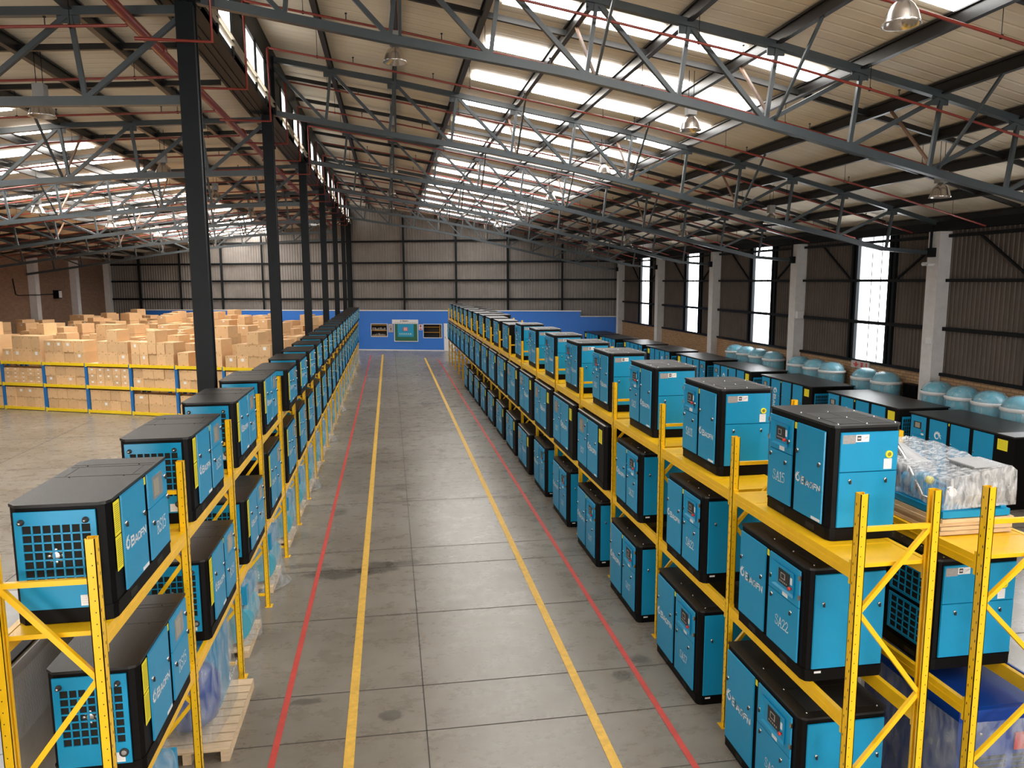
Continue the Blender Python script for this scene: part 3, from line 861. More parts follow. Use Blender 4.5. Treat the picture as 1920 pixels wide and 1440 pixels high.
for (a, b, c, d) in ((-1.28, -.17, .9, 1.8), (2.17, 3.4, .85, 1.79)):
    mb = MB(); t = .035
    wall_piece(mb, a, b, c, c + t, .06, 0, .02); wall_piece(mb, a, b, d - t, d, .06, 0, .02); wall_piece(mb, a, a + t, c, d, .06, 0, .02); wall_piece(mb, b - t, b, c, d, .06, 0, .02)
    wall_piece(mb, a, b, c, d, .02, 1, -.45)
    o = struct('window_%d' % wn, mb, [WTRIM, DARKIN]); wn += 1
    mb = MB(); n = 2 if a < 0 else 1
    if a < 0:
        for z in (c + .02, c + .4, c + .76): wall_piece(mb, a + .02, b - .02, z, z + .05, .25, 0, -.12)
        R = rnd(4)
        for z in (c + .07, c + .45):
            for k in range(7):
                x = a + .1 + k * .13; wall_piece(mb, x, x + .07 + .04 * R.random(), z, z + .08 + .1 * R.random(), .1, 1, -.14)
        link('stock_shelf', mb.data('stock_shelf', [SHELFO, GREYLAB]), None, label='orange shelving with small parts seen through the left office window', cat='shelf')
    else:
        for z in (c + .35, c + .7): wall_piece(mb, a + .05, b - .1, z, z + .03, .25, 0, -.14)
        wall_piece(mb, b - .15, b - .1, c, d, .05, 0, -.14)
        link('stock_shelf', mb.data('stock_shelf', [SHELFO]), None, label='dim shelving seen through the dark office window beside the white door', cat='shelf')
# things on the office front
def wall_thing(name, label, cat, rects, mats):
    mb = MB()
    for (a, b, c, d, m, dd) in rects: wall_piece(mb, a, b, c, d, .02, m, dd)
    return mb, mats, name, label, cat
root = link('notice_board', None, None, (1.0, far_y(1.0), .6), 0, 'green framed notice board with blue poster between the office windows', 'notice board')
def rel(mbx, ox=1.0, oz=.6): mbx.v = [(x - ox, y - far_y(ox), z - oz) for x, y, z in mbx.v]; return mbx
mb = MB(); wall_piece(mb, .26, 1.84, .60, 1.77, .03, 0, .04); wall_piece(mb, .31, 1.79, .65, 1.77, .03, 1, .045)
link('board', rel(mb).data('board', [WTRIM, GREEN]), root)
mb = MB(); wall_piece(mb, .5, 1.55, .92, 1.77, .01, 0, .055); wall_piece(mb, .86, 1.17, 1.32, 1.56, .01, 1, .06); wall_piece(mb, .6, 1.45, 1.0, 1.2, .01, 2, .058)
for k in range(6): wall_piece(mb, .6 + k * .14, .68 + k * .14, 1.1, 1.13, .01, 3, .066)
for k in range(3): wall_piece(mb, .9, 1.13, 1.36 + k * .07, 1.39 + k * .07, .01, 3, .066)
link('poster', rel(mb).data('poster', [POSTER, REDP, TEAL, WHITE]), root, label='blue poster with a red block')
root = link('header_sign', None, None, (1.0, far_y(1.0), 1.8), 0, 'long white header sign with dark lettering above the notice board', 'sign')
mb = MB(); wall_piece(mb, .14, 1.86, 1.79, 2.07, .03, 0, .06)
link('panel', rel(mb, 1.0, 1.8).data('panel', [WTRIM]), root)
mb = MB()
sw = MB(); swirl(sw, .72, 1.97, .06)
x = .83
for i, ch in enumerate('BAOFN'):
    hh = .085 if i == 0 else .062; strokes(sw, SANS[ch][1], x, 1.94, hh, hh, .014); x += hh * 1.15
sw.v = [(a, far_y(a) - .075, c) for a, b, c in sw.v]; mb = sw
for k in range(9): wall_piece(mb, .3 + k * .16, .41 + k * .16, 1.855, 1.868, .005, 0, .07)
link('lettering', rel(mb, 1.0, 1.8).data('lettering', [RUBBER]), root)
def flat_sign(name, label, cat, x0, x1, z0, z1, base, extra):
    xm = (x0 + x1) / 2
    root = link(name, None, None, (xm, far_y(xm), z0), 0, label, cat)
    mb = MB(); wall_piece(mb, x0, x1, z0, z1, .015, 0, .025)
    link('panel', rel(mb, xm, z0).data('panel', [base]), root)
    mb = MB()
    for (a, b, c, d, m) in extra: wall_piece(mb, a, b, c, d, .004, m, .032)
    link('print', rel(mb, xm, z0).data('print', [REDP, RUBBER, GREYLAB]), root)
flat_sign('paper_notice', 'beige paper notice right of the left office window', 'notice', -.12, .2, 1.22, 1.77, PINK, [(-.06, .14, 1.5, 1.68, 2), (0, .1, 1.4, 1.48, 1), (-.06, .14, 1.28, 1.36, 2)])
flat_sign('prohibition_sign', 'small red and white prohibition sign left of the dark office window', 'sign', 1.89, 2.13, 1.38, 1.76, WHITE, [(1.94, 1.97, 1.56, 1.72, 0), (2.05, 2.08, 1.56, 1.72, 0), (1.95, 2.07, 1.71, 1.74, 0), (1.95, 2.07, 1.54, 1.57, 0), (1.98, 2.04, 1.59, 1.69, 1), (1.93, 2.09, 1.41, 1.49, 0)])

# columns ----------------------------------------------------------------
for k, y in enumerate(COLY + [51.2]):
    mb = MB(); w = .105
    mb.box(XC - .115, y - w, 0, XC + .115, y - w + .03, 8.3); mb.box(XC - .115, y + w - .03, 0, XC + .115, y + w, 8.3); mb.box(XC - .02, y - w + .03, 0, XC + .02, y + w - .03, 8.3)
    mb.box(XC - .10, y - w + .03, 0, XC - .09, y + w - .03, 8.3) ; mb.box(XC + .09, y - w + .03, 0, XC + .10, y + w - .03, 8.3)
    mb.box(XC + .02, y - .11, 8.3, XC + .2, y + .11, 9.55)
    struct('column', mb, STEELD)

# ------------------------------------------------------------------ purlins, rafters, trusses
for i, x in enumerate(NODR[1:]):
    mb = MB(); z = lerp(x, TOPR) + .08; yend = far_y(x) + .6
    mb.box(x - .045, Y0, z + .07, x + .045, yend, z + .1); mb.box(x - .045, Y0, z - .11, x + .045, yend, z - .08); mb.box(x - .012, Y0, z - .08, x + .012, yend, z + .07)
    link('purlin', mb.data('purlin', PURL), None, label='dark purlin along the right-hand roof, %s out from the clerestory' % ORD[i], cat='beam', group='purlins under the right-hand roof')
for i, x in enumerate(NODL[1:12]):
    mb = MB(); z = lerp(x, TOPL) + .08; yend = far_y(x) + .6
    mb.box(x - .045, Y0, z + .07, x + .045, yend, z + .1); mb.box(x - .045, Y0, z - .11, x + .045, yend, z - .08); mb.box(x - .012, Y0, z - .08, x + .012, yend, z + .07)
    link('purlin', mb.data('purlin', PURL), None, label='dark purlin along the left-hand roof, %s out from the columns' % ORD[i], cat='beam', group='purlins under the left-hand roof')
def chain(mb, tab, x0, x1, n, w, h, dz=0.0):
    xs = [x0 + (x1 - x0) * i / n for i in range(n + 1)]
    for a, b in zip(xs[:-1], xs[1:]): mb.bar((a, 0, lerp(a, tab) + dz), (b, 0, lerp(b, tab) + dz), w, h, up=(0, 0, 1))
mb = MB(); chain(mb, TOPR, -2.4, 14.1, 12, .07, .09, .06); RAFR = mb.data('rafter', PURL)
mb = MB(); chain(mb, TOPL, -19.95, -3.0, 12, .07, .09, .06); RAFL = mb.data('rafter', PURL)
ry = []
for y in COLY: ry += [y + 1.85, y + 4.1]
for i, y in enumerate([q for q in ry if q < 46.5 and q > 0]):
    link('rafter', RAFR, None, (0, y, 0), 0, 'thin dark rafter across the right-hand roof, %s row from the near end' % ORD[i], 'beam', 'rafters under the right-hand roof')
    link('rafter', RAFL, None, (0, y, 0), 0, 'thin dark rafter across the left-hand roof, %s row from the near end' % ORD[i], 'beam', 'rafters under the left-hand roof')
def truss_parts(top, bot, nodes, xend, mid, side):
    parts = []
    mb = MB(); x0, x1 = min(nodes[0], xend), max(nodes[0], xend)
    chain(mb, top, x0, x1, 12, .11, .11, -.04); parts.append(P('top_chord', mb.data('top_chord', STEEL)))
    mb = MB()
    if side == 'R': chain(mb, bot, -2.5, 12.76, 12, .11, .12); mb.bar((12.76, 0, 5.40), (14.12, 0, 5.30), .1, .1)
    else: chain(mb, bot, -19.9, -2.7, 12, .11, .12)
    parts.append(P('bottom_chord', mb.data('bottom_chord', STEEL)))
    last = 11 if side == 'R' else 11
    for k in range(1, last + 1):
        x = nodes[k]
        zt, zb = lerp(x, top), lerp(x, bot) if not (side == 'R' and x > 12.7) else 5.38
        mb = MB(); sl = .14 if side == 'R' else -.12
        mb.bar((x, 0, zt - .05), (x - sl, 0, zb + .03), .06, .06, up=(0, 1, 0))
        parts.append(P('vertical_strut', mb.data('vertical_strut', STEEL)))
        mb = MB(); mb.box(x - .16, -.012, zt - .19, x + .12, .012, zt - .02)
        parts.append(P('gusset_plate', mb.data('gusset_plate', STEEL)))
    for k in range(0, last):
        a, b = nodes[k], nodes[k + 1]; sl = .14 if side == 'R' else -.12
        down_out = k < mid
        if down_out: p = (a, 0, lerp(a, top) - .06); q = (b - sl, 0, lerp(b, bot) + .04)
        else: p = (b, 0, lerp(b, top) - .06); q = (a - sl, 0, lerp(a, bot) + .04)
        if side == 'R' and q[0] > 12.6: q = (q[0], 0, 5.4)
        mb = MB(); mb.bar(p, q, .065, .065, up=(0, 1, 0))
        parts.append(P('diagonal_strut', mb.data('diagonal_strut', STEEL)))
    for k in (2, 4, 6, 8) if side == 'R' else (3, 5, 7, 9):
        x = nodes[k]; nx = nodes[k]
        for s in (-1, 1):
            mb = MB(); mb.bar((x, .03 * s, lerp(x, bot) + .05), (nx, 1.25 * s, lerp(nx, top) + .0), .04, .04)
            parts.append(P('sway_brace', mb.data('sway_brace', RUST if s > 0 else STEEL), label='thin sway brace'))
    return parts
TR = truss_parts(TOPR, BOTR, NODR, 14.44, 6, 'R'); TL = truss_parts(TOPL, BOTL, NODL, -19.9, 6, 'L')
near = [y for y in COLY if y > 2]
for i, y in enumerate(near):
    spawn('roof_truss', TR, (0, y, 0), 0, 'grey-blue steel truss across the right-hand bay, %s from near end' % ORD[i], 'roof truss', 'trusses of the right-hand bay')
    spawn('roof_truss', TL, (0, y, 0), 0, 'grey-blue steel truss across the left-hand bay, %s from near end' % ORD[i], 'roof truss', 'trusses of the left-hand bay')
# ------------------------------------------------------------------ red sprinkler pipes
def pipe_line(tab, x0, x1, dz, n=12):
    return [(x0 + (x1 - x0) * i / n, 0, lerp(x0 + (x1 - x0) * i / n, tab) + dz) for i in range(n + 1)]
mb = MB(); mb.tube(pipe_line(TOPR, -2.25, 14.0, -.34), .021, 8); PR = mb.data('pipe', PIPE)
mb = MB(); mb.tube([(-2.25, 0, 9.17), (-2.25, 0, 7.78), (-3.22, 0, 7.78)], .026, 8); PRR = mb.data('riser', PIPE)
mb = MB(); mb.tube(pipe_line(TOPL, -19.5, -3.3, -.27), .021, 8); PLm = mb.data('pipe', PIPE)
def head():
    mb = MB(); mb.tube([(0, 0, .02), (0, 0, .11)], .008, 6); mb.lathe([(.022, .11), (.018, .125), (0, .125)], (0, 0), 8); return mb.data('sprinkler_head', RUBBER)
HEAD = head()
def hanger(tab, xs, dz):
    out = []
    for x in xs:
        mb = MB(); z = lerp(x, tab); mb.tube([(x, 0, z + dz), (x, 0, z + ROOF_UP - .005)], .005, 5); mb.tube([(x, -.01, z + dz), (x, .01, z + dz)], .03, 8)
        out.append(P('hanger', mb.data('hanger', STEELD)))
    return out
HR = hanger(TOPR, (-1.3, 1.75, 4.6, 7.4, 10.3, 13.1), -.34); HL = hanger(TOPL, (-4.0, -6.9, -9.8, -12.7, -15.6), -.27)
py = [3.45 + 2.55 * k + (.2 if k >= 10 else 0) for k in range(0, 18)]
py = [y for y in py if y < 46]
for i, y in enumerate(py):
    spawn('sprinkler_pipe', [P('pipe', PR), P('riser', PRR, label='red riser elbowing down to the main')] +
          [P('sprinkler_head', HEAD, (x, 0, lerp(x, TOPR) - .34)) for x in (-.6, 1.0, 2.9, 5.3, 7.9, 10.4, 12.6)] + HR,
          (0, y, 0), 0, 'thin red sprinkler pipe across the right-hand roof, %s from near end' % ORD[i], 'pipe', 'sprinkler pipes of the right-hand roof')
    spawn('sprinkler_pipe', [P('pipe', PLm)] + [P('sprinkler_head', HEAD, (x, 0, lerp(x, TOPL) - .27)) for x in (-4.3, -6.2, -8.6, -11)] + HL,
          (0, y, 0), 0, 'thin red sprinkler pipe across the left-hand roof, %s from near end' % ORD[i], 'pipe', 'sprinkler pipes of the left-hand roof')
mb = MB(); mb.tube([(-3.3, Y0 + 1, 8.1), (-3.3, 20, 8.02), (-3.3, 50, 7.9)], .072, 12)
for y in (6, 12.5, 19, 25.5, 32): mb.tube([(-3.3, y, 8.06), (-3.3, y + .12, 8.06)], .09, 12)
link('sprinkler_main', mb.data('sprinkler_main', PIPE), None, label='thick red sprinkler main running lengthwise beside the columns', cat='pipe')

# ------------------------------------------------------------------ high-bay lamps
mb = MB(); mb.box(-.085, -.085, -.22, .085, .085, 0); GEAR = mb.data('gear_box', mat('lamp_gear_grey', (.22, .21, .2), .45))
mb = MB(); mb.lathe([(.05, -.22), (.07, -.25), (.12, -.30), (.165, -.38), (.19, -.47), (.205, -.50), (.19, -.497), (.15, -.38), (.1, -.3), (0, -.28)], (0, 0), 22)
BELL = mb.data('reflector_bell', LREFL)
mb = MB(); mb.lathe([(.0, -.30), (.045, -.33), (.055, -.38), (.03, -.43), (0, -.44)], (0, 0), 12); BULB = mb.data('bulb', WHITE)
mb = MB()
for s in (-.05, .05): mb.tube([(s, 0, 0), (s, 0, .57)], .006, 6)
HANG = mb.data('hanger', STEELD)
LP = [P('gear_box', GEAR), P('reflector_bell', BELL), P('bulb', BULB), P('hanger', HANG)]
for xi, (x, where) in enumerate(((.2, 'above the aisle'), (5.6, 'over the middle of the right-hand bay'), (10.7, 'near the right-hand wall'))):
    ys = [13.6, 20.3, 26.8, 33.4, 40] if xi != 1 else [7.9, 13.8, 19.6, 26.2, 32.8, 39.4]
    for i, y in enumerate(ys):
        spawn('high_bay_lamp', LP, (x, y, lerp(x, TOPR) - .38), 0, 'bell-shaped high-bay lamp %s, %s from near end' % (where, ORD[i]), 'lamp', 'high-bay lamps of the right-hand bay')
for x, ys, where in ((-5.4, [13.55, 20.2, 25.9, 32.4, 39], 'beside the columns in the left-hand bay'), (-10.45, [25.35, 31.5, 37.5, 43.6], 'over the middle of the left-hand bay')):
    for i, y in enumerate(ys):
        spawn('high_bay_lamp', LP, (x, y, lerp(x, TOPL) - .36), 0, 'bell-shaped high-bay lamp %s, %s from near end' % (where, ORD[i]), 'lamp', 'high-bay lamps of the left-hand bay')

# ------------------------------------------------------------------ yellow pallet racks
def post_mesh(h, facing):
    """open C upright; web towards the aisle (facing -1 is -x, +1 is +x), near face punched"""
    mb = MB(); f = facing; w = .062; d = .07; t = .006
    x0 = 0; x1 = -f * w
    mb.box(x0, 0, 0, x0 - f * t, d, h); mb.box(x0, 0, 0, x1, t, h); mb.box(x0, d - t, 0, x1, d, h)
    mb.box(x1, 0, 0, x1 + f * t, d * .3, h); mb.box(x1, d * .7, 0, x1 + f * t, d, h)
    n = int(h / .075)
    for i in range(n):
        z = .05 + i * .075
        mb.box(x0 + f * .0008, (.016, .046)[i % 2], z, x0, (.016, .046)[i % 2] + .007, z + .02, 1)
        mb.box(-f * .024 - .003, -.0008, z, -f * .024 + .003, 0, z + .008, 1)
    return mb.data('post', [YELL, HOLE])
def beam_mesh(L, h=.11, deep=.04, f=1):
    mb = MB(); mb.box(0, 0, -h, -f * deep, L, 0); mb.box(.0, 0, -h * .55, f * .004, L, -h * .45)
    for y in (0, L): mb.box(f * .004, y - .03 if y else -.02, -h - .04, -f * deep, y + .0 if y else .03, .03)
    return mb.data('beam', YELL)
def rack(name, xf, f, depth, ys, ztop, zb, stub_from, label, group, decks=True, zmid=None):
    """xf aisle face of the posts; f = +1 when the rack stands on the +x side of its face"""
    root = link(name, None, None, (xf, ys[0], 0), 0, label, 'pallet rack', group)
    posts = {}
    W = .055
    def get(h, facing):
        k = (round(h, 2), facing)
        if k not in posts: posts[k] = post_mesh(h, facing)
        return posts[k]
    br = {}
    mbx = MB(); x0, x1 = f * W, f * (depth - W)
    def cb(key, a, b, w=.035, h=.03):
        if key not in br:
            mb = MB(); mb.bar(a, b, w, h, up=(0, 1, 0)); br[key] = mb.data('brace', YELL)
        return br[key]
    foot = MB(); foot.box(-.03 * f, -.02, 0, .07 * f, .1, .006); FOOT = foot.data('foot', YELL)
    for i, y in enumerate(ys):
        ht = ztop if i < stub_from else zb[-1] + .07
        fr = link('upright_frame', None, root, (0, y - ys[0], 0))
        link('post', get(ht, -f), fr); link('post', get(ht, f), fr, (f * depth, 0, 0))
        link('foot', FOOT, fr); link('foot', FOOT, fr, (f * (depth - .04), 0, 0))
        link('crossbar', cb('h%.1f' % 0, (x0, .03, .18), (x1, .03, .18)), fr)
        if i < stub_from: link('crossbar', cb('top', (x0, .03, 2.80), (x1, .03, 2.80)), fr)
        zs = [2.78, 2.16, 1.48, .84, .22]
        for k in range(4):
            a, b = zs[k], zs[k + 1]
            if i >= stub_from and k == 0: a = 2.45
            pa, pb = ((x1, .035, a), (x0, .035, b)) if k % 2 == 0 else ((x0, .035, a), (x1, .035, b))
            link('diagonal_brace', cb('d%d%s' % (k, i >= stub_from and k == 0), pa, pb, .035, .03), fr)
    bm = {}
    for i in range(len(ys) - 1):
        L = round(ys[i + 1] - ys[i] - .07, 3)
        for z in zb:
            for side in (0, 1):
                k = (L, side)
                if k not in bm: bm[k] = beam_mesh(L, .115, .04, -f if side == 0 else f)
                link('beam', bm[k], root, ((f * .008) if side == 0 else f * (depth - .008), ys[i] + .07 - ys[0], z))
        if decks:
            if ('d', L) not in bm:
                mb = MB(); mb.box(f * .05, .01, -.035, f * (depth - .05), L - .01, -.004)
                mb.box(f * .05, L * .2, -.004, f * (depth - .05), L * .2 + .012, -.001); mb.box(f * .05, L * .8, -.004, f * (depth - .05), L * .8 + .012, -.001)
                bm[('d', L)] = mb.data('deck', YELL)
            link('deck', bm[('d', L)], root, (0, ys[i] + .07 - ys[0], zb[-1]))
    return root
RY = [4.79 + 2.03 * k for k in range(20)]
rack('pallet_rack', 3.31, 1, .65, RY, 3.07, [1.33, 2.52], 99, 'yellow pallet rack bordering the right side of the aisle', 'yellow pallet racks')
rack('pallet_rack', 4.35, 1, .80, RY, 3.07, [1.33, 2.52], 99, 'yellow pallet rack standing back to back behind the right aisle rack', 'yellow pallet racks')
LY = [4.72 + 1.98 * k for k in range(5)]
while LY[-1] < 42.5: LY.append(LY[-1] + 1.735)
rack('pallet_rack', -1.79, -1, .62, LY, 3.07, [1.20, 2.46], 5, 'yellow pallet rack bordering the left side of the aisle', 'yellow pallet racks')

# ------------------------------------------------------------------ compressors on the right rack
TOPM = ['15', '11', '11', '11', '11', '11', '11', '11']
n = len(RY) - 1
for k in range(n):
    y = RY[k]
    if k < 8:
        place_comp('SAT', 'SA' + TOPM[k], 1.0, .62, .94, 3.42, y + .55 + (.03 if k else 0), 2.52, 'R',
                   'SA%s compressor on the right rack top deck, %s from near end' % (TOPM[k], ORD[k]), 'compressors on top of the right rack')
    else:
        place_comp('RSR', 'RS17', 1.3, .62, .84, 3.38, y + .35, 2.52, 'R',
                   'black-ended compressor on the right rack top deck, %s from near end' % ORD[k], 'compressors on top of the right rack', True)
    if k < 3:
        place_comp('SAM', 'SA22', 1.18 if k == 0 else 1.05, .74, .97, 3.27, y + (.55, .58, .64)[k], 1.33, 'R',
                   'SA22 compressor on the right rack middle level, %s from near end' % ORD[k], 'compressors on the middle level of the right rack')
    else:
        place_comp('RSR', 'RS17', 1.66, .66, 1.03, 3.25, y + .26, 1.33, 'R',
                   'steel-edged compressor on the right rack middle level, %s bay from near end' % ORD[k], 'compressors on the middle level of the right rack', k > 7)
    if k < 6:
        place_comp('SAM', 'SA22' if k == 0 else 'SA17', 1.34 if k == 0 else 1.26, .80, 1.08, 3.20, y + .44, 0, 'R',
                   '%s compressor on the floor under the right rack, %s from near end' % ('SA22' if k == 0 else 'SA17', ORD[k]), 'compressors on the floor under the right rack')
    elif k < 14:
        place_comp('RSR', 'RS17', 1.5, .70, .98, 3.19, y + .3, 0, 'R',
                   'yellow-stickered compressor on the floor under the right rack, %s from near end' % ORD[k], 'compressors on the floor under the right rack', True)
# ------------------------------------------------------------------ compressors on the left rack
n = len(LY) - 1
for k in range(n):
    y = LY[k]
    if k < 4:
        place_comp('RSL', 'RS15', 1.24, .60, .78, -1.775, y + (.21, .22, .25, .2)[k], 2.46, 'L',
                   'RS15 compressor on the left rack top deck, %s from near end' % ORD[k], 'compressors on top of the left rack')
    else:
        place_comp('RSF', 'RS11', 1.16, .58, .70, -1.70, y + .22, 2.46, 'L',
                   'low black-ended compressor on the left rack top deck, %s from near end' % ORD[k], 'compressors on top of the left rack', True)
    if k < 3:
        place_comp('RSL', 'RS15', 1.24, .60, .80, -1.765, y + (.48, .5, .5)[k], 1.20, 'L',
                   'RS15 compressor on the left rack middle level, %s from near end' % ORD[k], 'compressors on the middle level of the left rack')
    else:
        place_comp('RSF', 'RS11', 1.2, .58, .98, -1.775, y + .3, 1.20, 'L',
                   'tall narrow blue compressor on the left rack middle level, %s bay from near end' % ORD[k], 'compressors on the middle level of the left rack', True)

# ------------------------------------------------------------------ row behind the right rack
for k in (0, 1, 2, 3, 4, 5, 6, 7):
    y = RY[k]; L, D, h = .96, .80, .97
    key = ('BK',)
    if key not in _cache:
        p = [P('cabinet_frame', frame_mesh(L, D, .05, h, .1, False, True)), P('lid', lid_mesh(L, D, .05, h, 'mesh', False))]
        p += end_parts('split', 1, L, D, h, .1)
        pb = door_mesh(L - .1, h - .17)
        p.append(P('grille_panel', grille_mesh(L * .5, .35, 5, 5, 1), (L * .42, 0, .52), 'blue upper grille', [P('knob', KNOB, (L * .47, -.012, .36))]))
        p.append(P('grille_panel', grille_mesh(L * .5, .33, 5, 5, 1), (L * .42, 0, .15), 'blue lower grille'))
        _cache[key] = p
    spawn('screw_compressor', _cache[key], (4.42, y + .55 + L, 1.33), -PI / 2,
          'grille-fronted compressor on the middle level behind the right rack, %s from near end' % ORD[k], 'compressor', 'compressors behind the right rack')
for i, k in enumerate(range(13, 19)):
    place_comp('RSR', 'RS17', 1.2, .62, .66, 4.45, RY[k] + .4, 2.52, 'R', 'blue compressor on the top deck behind the right rack, %s of the far group' % ORD[i], 'compressors on top behind the right rack', True)
# deep blue dryer on the floor in the first bay
def dryer():
    mb = MB(); mb.prism([(0, 0), (.95, 0), (.95, 1.2), (0, 1.2)], .06, 1.14); f = mb.data('cabinet', DBLUE)
    parts = [P('cabinet', f)]
    mb = MB(); mb.box(-.02, -.02, 1.14, .97, 1.22, 1.165); mb.box(.02, .02, 1.165, .93, 1.18, 1.168, 1); mb.box(-.02, -.02, 1.165, .0, 1.22, 1.185); mb.box(.95, -.02, 1.165, .97, 1.22, 1.185)
    parts.append(P('top_tray', mb.data('top_tray', [DBLUE, DBLUE])))
    for s in (0, 1):
        mb = MB(); x0 = .05 + .47 * s
        for k in range(16): mb.box(x0, -.012, .12 + k * .04, x0 + .40, -.002, .14 + k * .04)
        parts.append(P('louvre_panel', mb.data('louvre_panel', STEELD)))
    mb = MB(); mb.lathe([(.0, -.02), (.012, -.02), (.012, 0)], (.2, .95), 10, axis='y'); parts.append(P('latch', mb.data('latch', CHROME)))
    mb = MB(); mb.box(.52, -.014, .78, .85, -.004, .93); parts.append(P('warning_band', mb.data('warning_band', REDP), label='red band under the wrap'))
    mb = MB(); R = rnd(3); vs = []; nx = 14; nz = 10
    for i in range(nz + 1):
        z = .1 + .98 * i / nz
        ring = [(-.03, -.04), (.3, -.05), (.65, -.05), (.98, -.04), (1.0, .4), (1.0, .8), (.98, 1.24), (.5, 1.25), (-.03, 1.24), (-.04, .8), (-.04, .4)]
        for (x, y) in ring: vs.append((x + .02 * R.random(), y - .02 * R.random(), z + .02 * R.random()))
    m = len(ring)
    mb.mesh(vs, [(i * m + k, i * m + (k + 1) % m, (i + 1) * m + (k + 1) % m, (i + 1) * m + k) for i in range(nz) for k in range(m)], 0, True)
    parts.append(P('stretch_wrap', mb.data('stretch_wrap', WRAP), label='clear stretch wrap'))
    return parts
spawn('air_dryer', dryer(), (4.44, 5.0, 0), 0, 'deep blue dryer cabinet in clear stretch wrap on the floor behind the right rack', 'air dryer')

# ------------------------------------------------------------------ plastic covered open compressor on the top deck
def pallet_parts(w, l, h=.1, slats=7):
    parts = []
    for i in range(slats):
        mb = MB(); a = l * i / slats; mb.box(0, a + .01, h - .018, w, a + l / slats - .01, h); parts.append(P('deck_board', mb.data('deck_board', WOOD)))
    for x in (0, w / 2 - .04, w - .08):
        mb = MB()
        for y in (0, l / 2 - .05, l - .1): mb.box(x, y, .016, x + .08, y + .1, h - .018)
        mb.box(x, 0, 0, x + .08, l, .016); parts.append(P('runner', mb.data('runner', WOOD)))
    return parts
mb = MB()
for k in range(4): mb.box(.012 * (k % 2), .01 * (k % 3), k * .034, .66 + .012 * (k % 2), 1.55, k * .034 + .03)
link('plywood_stack', mb.data('plywood_stack', PLY), None, (4.39, 5.30, 2.525), 0, 'stack of pale plywood sheets under the plastic-covered compressor', 'plywood')
def piston_unit():
    parts = []
    mb = MB(); mb.box(0, 0, 0, .62, 1.5, .055); mb.box(.02, .02, .055, .07, 1.48, .08); mb.box(.55, .02, .055, .6, 1.48, .08)
    parts.append(P('skid', mb.data('skid', BLUE), label='blue skid frame'))
    mb = MB(); mb.tube([(.3, .75, .22), (.3, 1.25, .22)], .14, 20)
    for k in range(14): mb.tube([(.3, .78 + k * .033, .22), (.3, .786 + k * .033, .22)], .155, 20)
    parts.append(P('motor', mb.data('motor', BLUE), label='finned blue motor'))
    mb = MB(); mb.tube([(.14, .42, .16), (.14, .6, .16)], .1, 18); mb.tube([(.12, .4, .17), (.12, .42, .17)], .12, 18)
    parts.append(P('pump_body', mb.data('pump_body', BLUE)))
    mb = MB(); mb.lathe([(.0, -.03), (.045, -.03), (.05, -.02), (.05, 0)], (0, 0), 18, 0, axis='y'); mb.lathe([(.0, -.032), (.038, -.031)], (0, 0), 18, 1, axis='y')
    mb.v = [(x + .17, y + .14, z + .18) for x, y, z in mb.v]
    parts.append(P('pressure_gauge', mb.data('pressure_gauge', [CHROME, WHITE]), label='round white pressure gauge'))
    mb = MB(); mb.lathe([(.0, -.01), (.034, -.01), (.034, .02), (0, .02)], (.1, .24), 16, 0, axis='y'); mb.v = [(x, y + .3, z) for x, y, z in mb.v]
    parts.append(P('filter_cap', mb.data('filter_cap', YLAB), label='yellow filter cap'))
    mb = MB()
    for k in range(17): mb.box(.30, .06 + k * .017, .09, .60, .062 + k * .017 + .004, .40)
    for k in range(26): mb.box(.30 + k * .0118, .045, .09, .303 + k * .0118, .052, .40)
    mb.box(.29, .04, .07, .61, .36, .09); mb.box(.29, .04, .4, .61, .36, .41)
    parts.append(P('radiator', mb.data('radiator', GREY), label='grey finned radiator'))
    mb = MB(); mb.tube([(.12, .6, .3), (.12, .85, .5), (.25, 1.0, .52), (.3, 1.2, .4)], .02, 8); mb.tube([(.05, .5, .3), (.04, .3, .1), (.1, .15, .08)], .022, 8)
    parts.append(P('pipework', mb.data('pipework', CHROME)))
    mb = MB(); mb.tube([(.2, .5, .25), (.2, .9, .34)], .11, 14); mb.tube([(.3, 1.3, .25), (.3, 1.45, .25)], .16, 18)
    parts.append(P('cylinder_block', mb.data('cylinder_block', GREY)))
    # draped cover
    mb = MB(); R = rnd(8); nx, ny = 12, 22; vs = []
    for j in range(ny + 1):
        t = j / ny; y = -.02 + 1.56 * t
        top = .43 - .06 * t + .05 * math.sin(PI * min(1, max(0, t - .25) * 1.4))
        for i in range(nx + 1):
            s = i / nx
            if s < .25: x = .0 - .015; z = .08 + (top - .16) * s / .25
            elif s > .8: x = .64; z = top - (top - .1) * (s - .8) / .2
            else: q = (s - .25) / .55; x = .0 + .63 * q; z = top - .10 * (1 - q) ** 2 - .02 * math.sin(q * PI)
            wv = .019
            vs.append((x + wv * (R.random() - .5), y + wv * (R.random() - .5), z + wv * (R.random() - .5)))
    m = nx + 1
    mb.mesh(vs, [(j * m + i, j * m + i + 1, (j + 1) * m + i + 1, (j + 1) * m + i) for j in range(ny) for i in range(nx)], 0, True)
    for j in (0, ny):
        row = vs[j * m:(j + 1) * m]; mb.face(row if j else list(reversed(row)), 0)
    parts.append(P('plastic_cover', mb.data('plastic_cover', WRAPW), label='crumpled clear plastic cover'))
    return parts
spawn('open_compressor', piston_unit(), (4.41, 5.31, 2.665), 0, 'open-frame blue compressor under crumpled clear plastic on plywood sheets', 'compressor')

